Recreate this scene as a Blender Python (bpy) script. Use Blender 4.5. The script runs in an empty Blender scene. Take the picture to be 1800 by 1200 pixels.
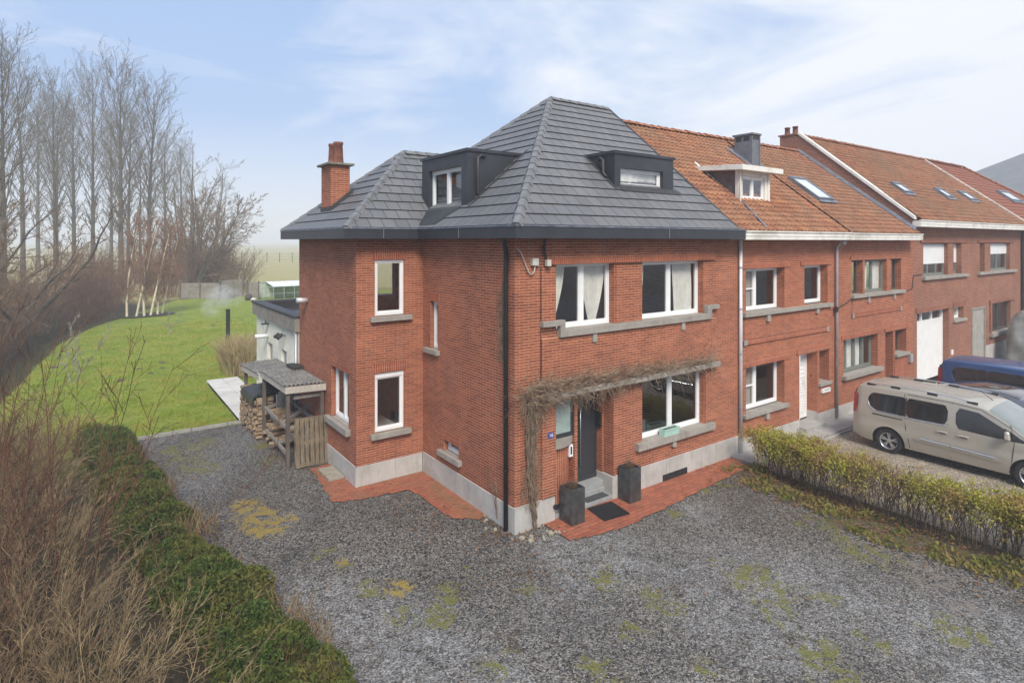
import bpy, math, random
import numpy as np
from mathutils import Vector, Matrix, noise
PI=math.pi
scene=bpy.context.scene
col=scene.collection
rnd=random.Random(7)
ORG={}

# ------------------------------------------------------------------ mesh helpers
SPLIT={'soldier_course','corbel','plinth','gutter_joint','partition_wall','furniture','junction_box','pipe_bracket','rail','vent_bar','rail_foot','roof_rib','door_moulding','bearer','back_board','cable','floor','dormer_trim','spotlight','chimney_opening','black_cable','fascia','porch_cheek','bumper','side_wall_piece','wall_lamp','slab','door_frame','dormer_flashing','dormer_cheek','verge_trim'}
class MB:
    def __init__(s): s.v=[]; s.f=[]; s.uv=[]; s.mi=[]; s.cur=0; s.hasuv=False; s.pc=[]
    def face(s,pts,uv=None):
        n=len(s.v); s.pc.append((n,len(s.f))); s.v.extend(tuple(p) for p in pts); s.f.append(tuple(range(n,n+len(pts))))
        s.uv.append(uv); s.mi.append(s.cur)
        if uv: s.hasuv=True
    def idx(s,pts,faces,uvs=None):
        n=len(s.v); s.pc.append((n,len(s.f))); s.v.extend(tuple(p) for p in pts)
        for i,f in enumerate(faces):
            s.f.append(tuple(k+n for k in f)); s.uv.append(uvs[i] if uvs else None); s.mi.append(s.cur)
        if uvs: s.hasuv=True
    def box(s,x0,x1,y0,y1,z0,z1):
        if x0>x1:x0,x1=x1,x0
        if y0>y1:y0,y1=y1,y0
        if z0>z1:z0,z1=z1,z0
        p=[(x0,y0,z0),(x1,y0,z0),(x1,y1,z0),(x0,y1,z0),(x0,y0,z1),(x1,y0,z1),(x1,y1,z1),(x0,y1,z1)]
        s.idx(p,[(0,3,2,1),(4,5,6,7),(0,1,5,4),(1,2,6,5),(2,3,7,6),(3,0,4,7)])
    def hexa(s,p):
        s.idx(p,[(0,3,2,1),(4,5,6,7),(0,1,5,4),(1,2,6,5),(2,3,7,6),(3,0,4,7)])
    def tube(s,pts,rad,n=6,cap=True):
        pts=[Vector(p) for p in pts]; m=len(pts)
        if not hasattr(rad,'__len__'): rad=[rad]*m
        vs=[]; prev=None
        for i,p in enumerate(pts):
            d=(pts[min(i+1,m-1)]-pts[max(i-1,0)])
            if d.length<1e-9: d=Vector((0,0,1))
            d.normalize()
            if prev is None:
                a=Vector((0,0,1)) if abs(d.z)<.9 else Vector((1,0,0)); u=d.cross(a).normalized()
            else:
                u=(prev-d*prev.dot(d))
                u=u.normalized() if u.length>1e-6 else d.orthogonal().normalized()
            prev=u; w=d.cross(u)
            for k in range(n):
                an=2*PI*k/n; vs.append(tuple(p+(u*math.cos(an)+w*math.sin(an))*rad[i]))
        fs=[]
        for i in range(m-1):
            for k in range(n):
                a=i*n+k; b=i*n+(k+1)%n; fs.append((a,b,b+n,a+n))
        if cap and n>2:
            fs.append(tuple(range(n-1,-1,-1))); fs.append(tuple(range((m-1)*n,m*n)))
        s.idx(vs,fs)
    def lathe(s,prof,c=(0,0,0),axis='z',n=24):
        vs=[];m=len(prof)
        for r,h in prof:
            for k in range(n):
                a=2*PI*k/n; x=r*math.cos(a); y=r*math.sin(a)
                if axis=='z': p=(c[0]+x,c[1]+y,c[2]+h)
                elif axis=='x': p=(c[0]+h,c[1]+x,c[2]+y)
                else: p=(c[0]+x,c[1]+h,c[2]+y)
                vs.append(p)
        fs=[(i*n+k,i*n+(k+1)%n,(i+1)*n+(k+1)%n,(i+1)*n+k) for i in range(m-1) for k in range(n)]
        s.idx(vs,fs)
    def build(s,name,mat,parent=None,smooth=False,org=None,bevel=0):
        if name in SPLIT and len(s.pc)>1 and parent:
            out=[]; ends=s.pc[1:]+[(len(s.v),len(s.f))]
            for (v0,f0),(v1,f1) in zip(s.pc,ends):
                q=MB(); q.v=s.v[v0:v1]; q.f=[tuple(k-v0 for k in f) for f in s.f[f0:f1]]; q.uv=s.uv[f0:f1]; q.mi=s.mi[f0:f1]; q.hasuv=s.hasuv; q.pc=[(0,0)]
                out.append(q.build(name,mat,parent,smooth,org,bevel))
            return out[0]
        me=bpy.data.meshes.new(name)
        po=ORG.get(parent.name,Vector((0,0,0))) if parent else Vector((0,0,0))
        if org is None: org=po
        org=Vector(org)
        vv=[(x-org.x,y-org.y,z-org.z) for x,y,z in s.v]
        me.from_pydata(vv,[],s.f)
        mats=mat if isinstance(mat,(list,tuple)) else [mat]
        for m in mats: me.materials.append(m)
        if len(mats)>1: me.polygons.foreach_set('material_index',s.mi)
        if s.hasuv:
            ul=me.uv_layers.new(name='UVMap'); flat=[]
            for f,u in zip(s.f,s.uv):
                if u:
                    for q in u: flat.extend(q)
                else: flat.extend([0,0]*len(f))
            ul.data.foreach_set('uv',flat)
        if smooth: me.polygons.foreach_set('use_smooth',[True]*len(s.f))
        me.update()
        o=bpy.data.objects.new(name,me); col.objects.link(o)
        ORG[o.name]=org
        if parent: o.parent=parent; o.location=org-po
        else: o.location=org
        if bevel:
            b=o.modifiers.new('bevel','BEVEL'); b.width=bevel; b.segments=2; b.limit_method='ANGLE'
        if smooth and smooth!=True:
            me.set_sharp_from_angle(angle=math.radians(smooth))
        return o
def tag(o,label=None,cat=None,group=None,kind=None):
    if label:o['label']=label
    if cat:o['category']=cat
    if group:o['group']=group
    if kind:o['kind']=kind
    return o
def empty(name,loc,label=None,cat=None,group=None,rz=0):
    o=bpy.data.objects.new(name,None); col.objects.link(o); o.location=loc; o.rotation_euler=(0,0,rz)
    ORG[o.name]=Vector(loc); o.empty_display_size=.2
    return tag(o,label,cat,group)
def copy_tree(o,parent=None):
    c=o.copy(); col.objects.link(c)
    if parent: c.parent=parent
    ORG[c.name]=ORG.get(o.name,Vector((0,0,0)))
    for ch in list(o.children): copy_tree(ch,c)
    return c

# ------------------------------------------------------------------ material helpers
class NT:
    def __init__(s,name):
        s.m=bpy.data.materials.new(name); s.m.use_nodes=True; s.t=s.m.node_tree; s.t.nodes.clear()
        s.out=s.n('ShaderNodeOutputMaterial')
    def n(s,ty,**k):
        x=s.t.nodes.new(ty)
        for a,b in k.items(): setattr(x,a,b)
        return x
    def l(s,a,b): s.t.links.new(a,b)
    def inp(s,x,v):
        if v is None: return
        if hasattr(v,'is_output') : s.l(v,x)
        elif isinstance(v,(tuple,list)) and len(v)==3 and x.type=='RGBA': x.default_value=(*v,1)
        else: x.default_value=v
    def math(s,op,a,b=None,c=None,clamp=False):
        x=s.n('ShaderNodeMath',operation=op); x.use_clamp=clamp
        for i,v in enumerate((a,b,c)):
            if v is not None: s.inp(x.inputs[i],v)
        return x.outputs[0]
    def mix(s,f,a,b,ty='MIX'):
        x=s.n('ShaderNodeMix',data_type='RGBA',blend_type=ty)
        s.inp(x.inputs[0],f); s.inp(x.inputs[6],a); s.inp(x.inputs[7],b)
        return x.outputs[2]
    def noise(s,vec,scale,detail=3,rough=.5,dist=0,out=0):
        x=s.n('ShaderNodeTexNoise'); s.inp(x.inputs['Vector'],vec)
        x.inputs['Scale'].default_value=scale; x.inputs['Detail'].default_value=detail; x.inputs['Roughness'].default_value=rough; x.inputs['Distortion'].default_value=dist
        return x.outputs[out]
    def ramp(s,f,a,b,lo=0.0,hi=1.0):
        x=s.n('ShaderNodeMapRange'); x.inputs[1].default_value=a; x.inputs[2].default_value=b; x.inputs[3].default_value=lo; x.inputs[4].default_value=hi
        s.inp(x.inputs[0],f); return x.outputs[0]
    def pos(s): return s.n('ShaderNodeNewGeometry').outputs['Position']
    def obj(s): return s.n('ShaderNodeTexCoord').outputs['Object']
    def uv(s): return s.n('ShaderNodeTexCoord').outputs['UV']
    def sep(s,v):
        x=s.n('ShaderNodeSeparateXYZ'); s.l(v,x.inputs[0]); return x.outputs
    def comb(s,a,b,c=0.0):
        x=s.n('ShaderNodeCombineXYZ'); s.inp(x.inputs[0],a); s.inp(x.inputs[1],b); s.inp(x.inputs[2],c); return x.outputs[0]
    def bump(s,h,strength=.5,dist=.01):
        x=s.n('ShaderNodeBump'); x.inputs['Strength'].default_value=strength; x.inputs['Distance'].default_value=dist; s.inp(x.inputs['Height'],h); return x.outputs[0]
    def bsdf(s,colr,rough=.8,metal=0,normal=None,spec=.5,coat=0,trans=0,alpha=None,sss=0):
        x=s.n('ShaderNodeBsdfPrincipled'); s.inp(x.inputs['Base Color'],colr); s.inp(x.inputs['Roughness'],rough); s.inp(x.inputs['Metallic'],metal)
        x.inputs['Specular IOR Level'].default_value=spec; x.inputs['Coat Weight'].default_value=coat; x.inputs['Transmission Weight'].default_value=trans
        x.inputs['Coat Roughness'].default_value=.05
        if normal: s.l(normal,x.inputs['Normal'])
        if alpha is not None: s.inp(x.inputs['Alpha'],alpha)
        s.l(x.outputs[0],s.out.inputs['Surface']); return x
def M_plain(name,c,rough=.6,metal=0,var=.15,scale=8,spec=.5,coat=0,bump=.0,dirt=None):
    t=NT(name); p=t.obj(); nz=t.noise(p,scale,4,.6)
    f=t.ramp(nz,.3,.7)
    a=tuple(x*(1-var) for x in c); b=tuple(min(1,x*(1+var)) for x in c)
    cc=t.mix(f,a,b)
    if dirt:
        d=t.ramp(t.noise(p,scale*.35,5,.7,1.0),.5,.75); cc=t.mix(d,cc,dirt)
    nm=t.bump(t.noise(p,scale*6,3),.3,bump) if bump else None
    t.bsdf(cc,rough,metal,nm,spec,coat); return t.m
def M_brick(name,c1,c2,mortar,swap=False,bw=.225,rh=.0566,ms=.0052,stain=.65,top_dark=None):
    t=NT(name); g=t.n('ShaderNodeNewGeometry'); P=t.sep(g.outputs['Position']); N=t.sep(g.outputs['True Normal'])
    isx=t.math('GREATER_THAN',t.math('ABSOLUTE',N[0]),.6)
    u=t.math('ADD',t.math('MULTIPLY',P[0],t.math('SUBTRACT',1.0,isx)),t.math('MULTIPLY',P[1],isx))
    vec=t.comb(P[2],u) if swap else t.comb(u,P[2])
    b=t.n('ShaderNodeTexBrick'); t.l(vec,b.inputs['Vector'])
    b.inputs['Color1'].default_value=(*c1,1); b.inputs['Color2'].default_value=(*c2,1); b.inputs['Mortar'].default_value=(*mortar,1)
    b.inputs['Scale'].default_value=1; b.inputs['Mortar Size'].default_value=.0025; b.inputs['Mortar Smooth'].default_value=.3; b.inputs['Bias'].default_value=-.1
    b.inputs['Brick Width'].default_value=bw; b.inputs['Row Height'].default_value=rh
    if swap: b.offset=0
    br=b.outputs['Color']
    bed=t.math('FRACT',t.math('DIVIDE',u if swap else P[2],rh)); bed=t.math('ABSOLUTE',t.math('SUBTRACT',bed,.5)); bed=t.ramp(bed,.5-ms/rh*.95,.5-ms/rh*.45)
    br=t.mix(bed,br,mortar)
    # grime and tone drift across the wall
    big=t.ramp(t.noise(g.outputs['Position'],.9,5,.65,.6),.35,.7)
    br=t.mix(t.math('MULTIPLY',big,stain),br,t.mix(1.0,br,(.62,.6,.6),'MULTIPLY'))
    fine=t.ramp(t.noise(g.outputs['Position'],26,3,.7),.3,.75,.8,1.2)
    br=t.mix(1.0,br,fine,'MULTIPLY')
    sc=t.comb(t.math('MULTIPLY',u,2.3),t.math('MULTIPLY',P[2],.35))
    streak=t.ramp(t.noise(sc,1.6,4,.7),.56,.78)
    br=t.mix(t.math('MULTIPLY',streak,.35),br,(.30,.24,.20))
    h=t.math('SUBTRACT',1.0,t.math('MAXIMUM',bed,t.math('MULTIPLY',b.outputs['Fac'],.6)))
    nm=t.bump(t.math('ADD',h,t.math('MULTIPLY',fine,.3)),.6,.008)
    t.bsdf(br,.85,0,nm,.3); return t.m
def M_concrete(name,c,rough=.9,scale=3):
    t=NT(name); p=t.pos()
    a=t.ramp(t.noise(p,scale,6,.7,.4),.3,.72); f=t.noise(p,60,3,.6)
    cc=t.mix(a,tuple(x*.72 for x in c),tuple(min(1,x*1.12) for x in c))
    P=t.sep(p); st=t.ramp(t.noise(t.comb(t.math('ADD',P[0],P[1]),t.math('MULTIPLY',P[2],.25)),5,4,.7),.52,.72)
    cc=t.mix(t.math('MULTIPLY',st,.5),cc,(c[0]*.45,c[1]*.45,c[2]*.4))
    cc=t.mix(t.ramp(f,.35,.7,0,.35),cc,tuple(x*.6 for x in c))
    t.bsdf(cc,rough,0,t.bump(f,.4,.004),.3); return t.m
def M_roof_slate(name):
    t=NT(name); uv=t.uv(); b=t.n('ShaderNodeTexBrick'); t.l(uv,b.inputs['Vector'])
    b.inputs['Color1'].default_value=(.115,.116,.120,1); b.inputs['Color2'].default_value=(.148,.149,.153,1); b.inputs['Mortar'].default_value=(.022,.022,.024,1)
    b.inputs['Scale'].default_value=1; b.inputs['Mortar Size'].default_value=.009; b.inputs['Mortar Smooth'].default_value=.05
    b.inputs['Brick Width'].default_value=.33; b.inputs['Row Height'].default_value=.35
    f=t.noise(t.pos(),1.2,5,.65,.5); fine=t.noise(t.pos(),45,3,.6)
    c=t.mix(t.math('MULTIPLY',t.ramp(f,.35,.7,0,.5),t.math('SUBTRACT',1.0,b.outputs['Fac'])),b.outputs['Color'],(.20,.20,.20))
    c=t.mix(t.ramp(fine,.45,.75,0,.3),c,(.06,.063,.07))
    t.bsdf(c,t.ramp(f,.3,.7,.48,.62),0,t.bump(t.math('ADD',t.math('MULTIPLY',b.outputs['Fac'],-1.0),t.math('MULTIPLY',fine,.15)),.5,.008),.5); return t.m
def M_pantile(name,base,dark,moss,tw=.21,rh=.235,lich=.5):
    t=NT(name); U=t.sep(t.uv())
    cu=t.math('FLOOR',t.math('DIVIDE',U[0],tw)); cv=t.math('FLOOR',t.math('DIVIDE',U[1],rh))
    w=t.n('ShaderNodeTexWhiteNoise',noise_dimensions='2D'); t.l(t.comb(cu,cv),w.inputs['Vector'])
    p=t.pos()
    c=t.mix(w.outputs['Value'],base,dark)
    big=t.ramp(t.noise(p,.55,5,.7,.8),.38,.66)
    c=t.mix(t.math('MULTIPLY',big,lich),c,moss)
    sp=t.ramp(t.noise(p,14,4,.75),.52,.68)
    c=t.mix(t.math('MULTIPLY',sp,.5),c,(.11,.075,.05))
    # shade under each tile overlap, painted into the colour as a dark band
    fv=t.math('FRACT',t.math('DIVIDE',U[1],rh)); lap_shade=t.ramp(fv,.80,.95)
    c=t.mix(t.math('MULTIPLY',lap_shade,.75),c,(.05,.03,.02))
    t.bsdf(c,.9,0,t.bump(t.noise(p,60,3),.3,.004),.25); return t.m
def M_wood(name,c,c2,scale=6,axis='z',rough=.85):
    t=NT(name); P=t.sep(t.obj()); k={'x':(.12,1,1),'y':(1,.12,1),'z':(1,1,.1)}[axis]
    v=t.comb(*[t.math('MULTIPLY',P[i],k[i]) for i in range(3)])
    g=t.noise(v,scale*5,5,.7,.4); b=t.noise(t.obj(),scale*.4,3)
    cc=t.mix(t.ramp(g,.3,.7),c,c2); cc=t.mix(t.ramp(b,.4,.7,0,.5),cc,tuple(x*.55 for x in c))
    t.bsdf(cc,rough,0,t.bump(g,.5,.004),.25); return t.m
def M_bark(name,c,c2,scale=6):
    t=NT(name); n=t.noise(t.obj(),scale,4,.7); t.bsdf(t.mix(t.ramp(n,.35,.65),c,c2),.95,0,None,.15); return t.m
def M_leaf(name,cols,scale=2.5,trans=True):
    # colour drifts by leaf and by clump; a little light passes through
    t=NT(name); g=t.n('ShaderNodeNewGeometry')
    r=g.outputs['Random Per Island']; n=t.noise(t.obj(),scale,3,.6)
    c=t.mix(r,cols[0],cols[1]); c=t.mix(t.ramp(n,.42,.62),c,cols[2] if len(cols)>2 else cols[0])
    d=t.n('ShaderNodeBsdfPrincipled'); t.l(c,d.inputs['Base Color']); d.inputs['Roughness'].default_value=.7; d.inputs['Specular IOR Level'].default_value=.25
    tr=t.n('ShaderNodeBsdfTranslucent'); t.l(c,tr.inputs[0]); mx=t.n('ShaderNodeMixShader'); mx.inputs[0].default_value=.3
    t.l(d.outputs[0],mx.inputs[1]); t.l(tr.outputs[0],mx.inputs[2]); t.l(mx.outputs[0],t.out.inputs['Surface']); return t.m
def M_glass(name,tint=(.96,.97,.97),refl=.17,rough=.02):
    t=NT(name); tr=t.n('ShaderNodeBsdfTransparent'); tr.inputs[0].default_value=(*tint,1)
    gl=t.n('ShaderNodeBsdfGlossy'); gl.inputs['Roughness'].default_value=rough; gl.inputs[0].default_value=(.9,.95,1,1)
    lw=t.n('ShaderNodeLayerWeight'); lw.inputs[0].default_value=.5
    f=t.math('ADD',t.math('MULTIPLY',t.math('POWER',lw.outputs['Facing'],5.0),.9),refl,clamp=True)
    mx=t.n('ShaderNodeMixShader'); t.l(f,mx.inputs[0]); t.l(tr.outputs[0],mx.inputs[1]); t.l(gl.outputs[0],mx.inputs[2]); t.l(mx.outputs[0],t.out.inputs['Surface']); return t.m

brick=M_brick('red_brick',(.40,.115,.053),(.25,.064,.033),(.66,.50,.35))
brick_sold=M_brick('soldier_brick',(.40,.100,.044),(.29,.068,.033),(.62,.46,.32),swap=True,bw=.30)
brick_n=M_brick('red_brick_neighbour',(.42,.118,.050),(.28,.072,.035),(.62,.47,.34))
brick_f=M_brick('brown_brick',(.33,.125,.070),(.24,.088,.052),(.48,.38,.30))
stone=M_concrete('sill_stone',(.36,.33,.29)); plinth_m=M_concrete('plinth_concrete',(.50,.48,.45),scale=1.6); bluestone=M_concrete('step_stone',(.34,.35,.35))
slab_m=M_concrete('slab_concrete',(.40,.38,.36),scale=2)
slate=M_roof_slate('grey_roof_tiles')
hipm=M_plain('grey_ridge_tile',(.16,.161,.165),.5,var=.25,scale=5)
zinc_dark=M_plain('dark_zinc',(.042,.046,.054),.42,.3,var=.2,scale=2)
zinc_flash=M_plain('dark_flashing',(.045,.045,.047),.6,.2,var=.3,scale=4)
lead=M_plain('lead_grey',(.17,.19,.23),.5,.3,var=.4,scale=5)
white_pvc=M_plain('white_frame',(.80,.80,.79),.35,var=.05,scale=3)
white_wood=M_plain('white_painted_board',(.74,.72,.66),.55,var=.10,scale=2.5,dirt=(.42,.39,.32))
pane_m=M_glass('window_glass'); pane_frost=None
curtain_m=M_plain('cream_net_curtain',(.72,.70,.64),.9,var=.12,scale=5)
room_m=M_plain('room_plaster',(.36,.33,.29),.95,var=.1); floor_m=M_plain('room_floor',(.10,.06,.04),.5,var=.3)
black_paint=M_plain('black_paint',(.018,.018,.020),.45,var=.2,scale=4)
dark_door=M_plain('anthracite_door',(.030,.032,.036),.5,var=.2,scale=2)
steel=M_plain('brushed_steel',(.55,.55,.55),.3,.9,var=.1)
pipe_grey=M_plain('grey_pipe',(.42,.42,.43),.4,.4,var=.2,scale=3)
pipe_pale=M_plain('pale_pipe',(.60,.59,.60),.4,.2,var=.12,scale=3)
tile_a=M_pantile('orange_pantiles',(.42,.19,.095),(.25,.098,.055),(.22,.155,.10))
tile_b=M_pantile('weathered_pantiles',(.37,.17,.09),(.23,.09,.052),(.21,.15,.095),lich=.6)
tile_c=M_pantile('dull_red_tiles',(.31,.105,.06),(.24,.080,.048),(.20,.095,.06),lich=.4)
terracotta=M_plain('terracotta_pot',(.20,.075,.05),.9,var=.45,scale=7)
wood_grey=M_wood('weathered_wood',(.21,.18,.15),(.34,.31,.27)); wood_pallet=M_wood('pallet_wood',(.12,.09,.055),(.27,.215,.15))
wood_log=M_wood('split_log',(.36,.26,.17),(.24,.17,.11),scale=10); wood_dark=M_wood('dark_wood',(.11,.085,.07),(.17,.14,.115))
# ------------------------------------------------------------------ building helpers
class Fr:
    """wall frame: u along the wall, n outwards, z up"""
    def __init__(s,o,u,n): s.o=Vector(o); s.u=Vector(u).normalized(); s.n=Vector(n).normalized()
    def P(s,u,z,n=0): return s.o+s.u*u+s.n*n+Vector((0,0,z))
    def box(s,mb,u0,u1,z0,z1,n0,n1):
        if u0>u1:u0,u1=u1,u0
        if n0>n1:n0,n1=n1,n0
        p=[s.P(u0,z0,n0),s.P(u1,z0,n0),s.P(u1,z0,n1),s.P(u0,z0,n1),s.P(u0,z1,n0),s.P(u1,z1,n0),s.P(u1,z1,n1),s.P(u0,z1,n1)]
        if s.u.cross(s.n).z<0: p=[p[3],p[2],p[1],p[0],p[7],p[6],p[5],p[4]]
        mb.hexa(p)
def wall_panel(mb,fr,u0,u1,z0,z1,holes=(),n=0):
    us=sorted({u0,u1,*[h[0] for h in holes],*[h[1] for h in holes]}); zs=sorted({z0,z1,*[h[2] for h in holes],*[h[3] for h in holes]})
    us=[u for u in us if u0<=u<=u1]; zs=[z for z in zs if z0<=z<=z1]
    flip=fr.u.cross(Vector((0,0,1))).dot(fr.n)<0
    def q(a,b,c,d): mb.face([a,b,c,d] if not flip else [d,c,b,a])
    for i in range(len(us)-1):
        for j in range(len(zs)-1):
            cu=(us[i]+us[i+1])/2; cz=(zs[j]+zs[j+1])/2
            if any(h[0]<cu<h[1] and h[2]<cz<h[3] for h in holes): continue
            q(fr.P(us[i],zs[j],n),fr.P(us[i+1],zs[j],n),fr.P(us[i+1],zs[j+1],n),fr.P(us[i],zs[j+1],n))
    for h in holes:
        a,b,c,d,dp=h[:5]; m=n-dp
        q(fr.P(a,c,n),fr.P(a,d,n),fr.P(a,d,m),fr.P(a,c,m)); q(fr.P(b,d,n),fr.P(b,c,n),fr.P(b,c,m),fr.P(b,d,m))
        q(fr.P(a,d,n),fr.P(b,d,n),fr.P(b,d,m),fr.P(a,d,m))
def window(parent,fr,u0,u1,z0,z1,dp,sashes=2,mat=None,pane=None,curtain=None,fw=.055,top=.05,transom=None,blind=None,label=None,split=None,curt_mat=None,name='window'):
    """frame mesh (part) with panes and curtains as sub-parts"""
    mat=mat or white_pvc; pane=pane or pane_m
    g=.004; u0+=g;u1-=g;z0+=g;z1-=g
    m=MB(); n1=-dp+.0; n0=-dp-.07
    zt=z1-top
    fr.box(m,u0,u1,zt,z1,n0,n1+.01)                     # head box
    fr.box(m,u0,u0+fw,z0,zt,n0,n1); fr.box(m,u1-fw,u1,z0,zt,n0,n1)
    fr.box(m,u0+fw,u1-fw,z0,z0+fw*1.3,n0,n1)
    cuts=[u0+fw]
    if split: cs=[u0+(u1-u0)*k for k in split]
    else: cs=[u0+(u1-u0)*k/sashes for k in range(1,sashes)]
    for c in cs: fr.box(m,c-fw*.75,c+fw*.75,z0+fw*1.3,zt,n0,n1)
    edges=[u0+fw]+[x for c in cs for x in (c-fw*.75,c+fw*.75)]+[u1-fw]
    pan=MB()
    s=.035
    for k in range(0,len(edges),2):
        a,b=edges[k],edges[k+1]; c,d=z0+fw*1.3,zt
        fr.box(m,a+.001,a+s,c,d,n0+.01,n1-.014); fr.box(m,b-s,b-.001,c,d,n0+.01,n1-.014)
        fr.box(m,a+s,b-s,c,c+s,n0+.01,n1-.014); fr.box(m,a+s,b-s,d-s,d,n0+.01,n1-.014)
        if transom and (transom is True or (k//2) in transom):
            zc=(c+d)/2; fr.box(m,a+s,b-s,zc-.018,zc+.018,n0+.01,n1-.016)
        pan.face([fr.P(a+s-.005,c+s-.005,-dp-.035),fr.P(b-s+.005,c+s-.005,-dp-.035),fr.P(b-s+.005,d-s+.005,-dp-.035),fr.P(a+s-.005,d-s+.005,-dp-.035)])
    w=m.build(name,mat,parent)
    if label: w['label']=label
    pan.build('pane',pane,w)
    if curtain:
        cm=MB()
        for cu in curtain:
            drape(cm,fr,cu,z0,zt,-dp-.088)
        cm.build('curtain',curt_mat or curtain_m,w,smooth=True)
    if blind:
        b=MB(); zz=zt
        zb=zt-(zt-z0)*blind
        while zz>zb:
            fr.box(b,u0+.01,u1-.01,max(zb,zz-.05),zz-.006,-dp+.004,-dp+.016); zz-=.055
        fr.box(b,u0+.011,u1-.011,zb,zt,-dp+.003,-dp+.010)
        b.build('roller_shutter',white_pvc,w)
    return w
def drape(mb,fr,cu,z0,z1,n):
    # cu=(top_u0,top_u1,bottom_u0,bottom_u1,waves)
    a0,a1,b0,b1,wv=cu; NU=28; NZ=10
    vs=[];fs=[]
    for j in range(NZ+1):
        t=j/NZ; z=z1-(z1-z0)*t; e=t**1.4
        l=a0+(b0-a0)*e; r=a1+(b1-a1)*e
        for i in range(NU+1):
            k=i/NU; vs.append(fr.P(l+(r-l)*k,z,n+.03*math.sin(k*wv*2*PI)+.01*math.sin(k*37+t*4)))
    for j in range(NZ):
        for i in range(NU):
            a=j*(NU+1)+i; fs.append((a,a+1,a+NU+2,a+NU+1))
    mb.idx(vs,fs)
def tiled(mb,O,U,V,S,umin,umax,rh=.35,lift=.028,tw=None,amp=0,seg=6,v_start=0,jit=0):
    """lapped rows of tiles on a roof plane; umin/umax are functions of slope distance"""
    O=Vector(O);U=Vector(U).normalized();V=Vector(V).normalized();N=U.cross(V).normalized()
    if N.z<0:N=-N; fl=True
    else: fl=False
    k=0; v=v_start
    R=random.Random(3)
    while v<S-1e-3:
        v1=min(S,v+rh); a0,b0=umin(v),umax(v); a1,b1=umin(v1),umax(v1)
        if b0-a0<.02 : break
        if b1<a1: b1=a1=(a1+b1)/2
        if amp:
            n=max(2,int((b0-a0)/tw*seg)); 
            top=[];bot=[];ris=[]
            js=[R.uniform(-jit,jit) for _ in range(int((b0-a0)/tw)+3)]
            for i in range(n+1):
                t=i/n
                u=a0+(b0-a0)*t; ut=min(max(u,a1),b1)
                ph=(u/tw)%1.0; w=amp*(math.sin(ph*2*PI)+.35*math.sin(ph*4*PI+.6))
                j=js[min(len(js)-1,int(abs(u-a0)/tw))]
                bot.append((u,v-abs(j)*.4,lift+w+j)); top.append((ut,v1+.01,.004+w)); ris.append((u,v-abs(j)*.4,-.012+w*.4))
            vs=[O+U*q[0]+V*q[1]+N*q[2] for q in ris+bot+top]; L=n+1; fs=[];uvs=[]
            for i in range(n):
                f1=(i,i+1,L+i+1,L+i); f2=(L+i,L+i+1,2*L+i+1,2*L+i)
                if fl: f1=f1[::-1];f2=f2[::-1]
                fs+= [f1,f2]
                def uvf(f): 
                    out=[]
                    for q in f:
                        r,ii=divmod(q,L); out.append(((bot[ii][0]),v+.001+(rh*.97 if r==2 else 0)))
                    return out
                uvs+=[uvf(f1),uvf(f2)]
            mb.idx(vs,fs,uvs)
        else:
            P=lambda u,vv,h:O+U*u+V*vv+N*h
            f=[P(a0,v,lift),P(b0,v,lift),P(b1,v1,.004),P(a1,v1,.004)]; u=[(a0,v+.004),(b0,v+.004),(b1,v1-.004),(a1,v1-.004)]
            g=[P(a0,v,-.02),P(b0,v,-.02),P(b0,v,lift),P(a0,v,lift)]; 
            if fl: f=f[::-1];u=u[::-1];g=g[::-1]
            mb.face(f,u); mb.face(g,[(0,.001)]*4)
        v=v1;k+=1
def caps(mb,A,B,w=.13,up=.05,step=.34,round_=False,thick=.02):
    A=Vector(A);B=Vector(B);d=(B-A);L=d.length;d.normalize(); s=d.cross(Vector((0,0,1))).normalized(); n=s.cross(d).normalized()
    if n.z<0:n=-n
    k=0;t=0
    while t<L-.05:
        t1=min(L,t+step*1.08); h0=.034;h1=.018; w0=w*1.08; w1=w*.95
        def ring(tt,h,ww):
            c=A+d*tt
            if round_: return [c+s*(ww*math.cos(a))+n*(h-.03+ww*.8*math.sin(a)) for a in [PI*i/6 for i in range(7)]]
            return [c-s*ww+n*(h-up),c-s*ww*.45+n*(h+.03),c+s*ww*.45+n*(h+.03),c+s*ww+n*(h-up)]
        r0=ring(t,h0,w0); r1=ring(t1,h1,w1); m=len(r0)
        mb.idx(r0+r1,[(i,i+1,m+i+1,m+i) for i in range(m-1)]+[tuple(range(m-1,-1,-1))])
        t+=step
def gutter_run(mb,pts,h=.24,w=.16,zt=6.0):
    # closed fascia box following a path of outer corners; pts = (outer xy, inner xy)
    for (a,ai),(b,bi) in zip(pts[:-1],pts[1:]):
        z0=zt-h
        p=[(a[0],a[1],z0),(b[0],b[1],z0),(bi[0],bi[1],z0),(ai[0],ai[1],z0),(a[0],a[1],zt),(b[0],b[1],zt),(bi[0],bi[1],zt),(ai[0],ai[1],zt)]
        mb.hexa(p)

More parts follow.
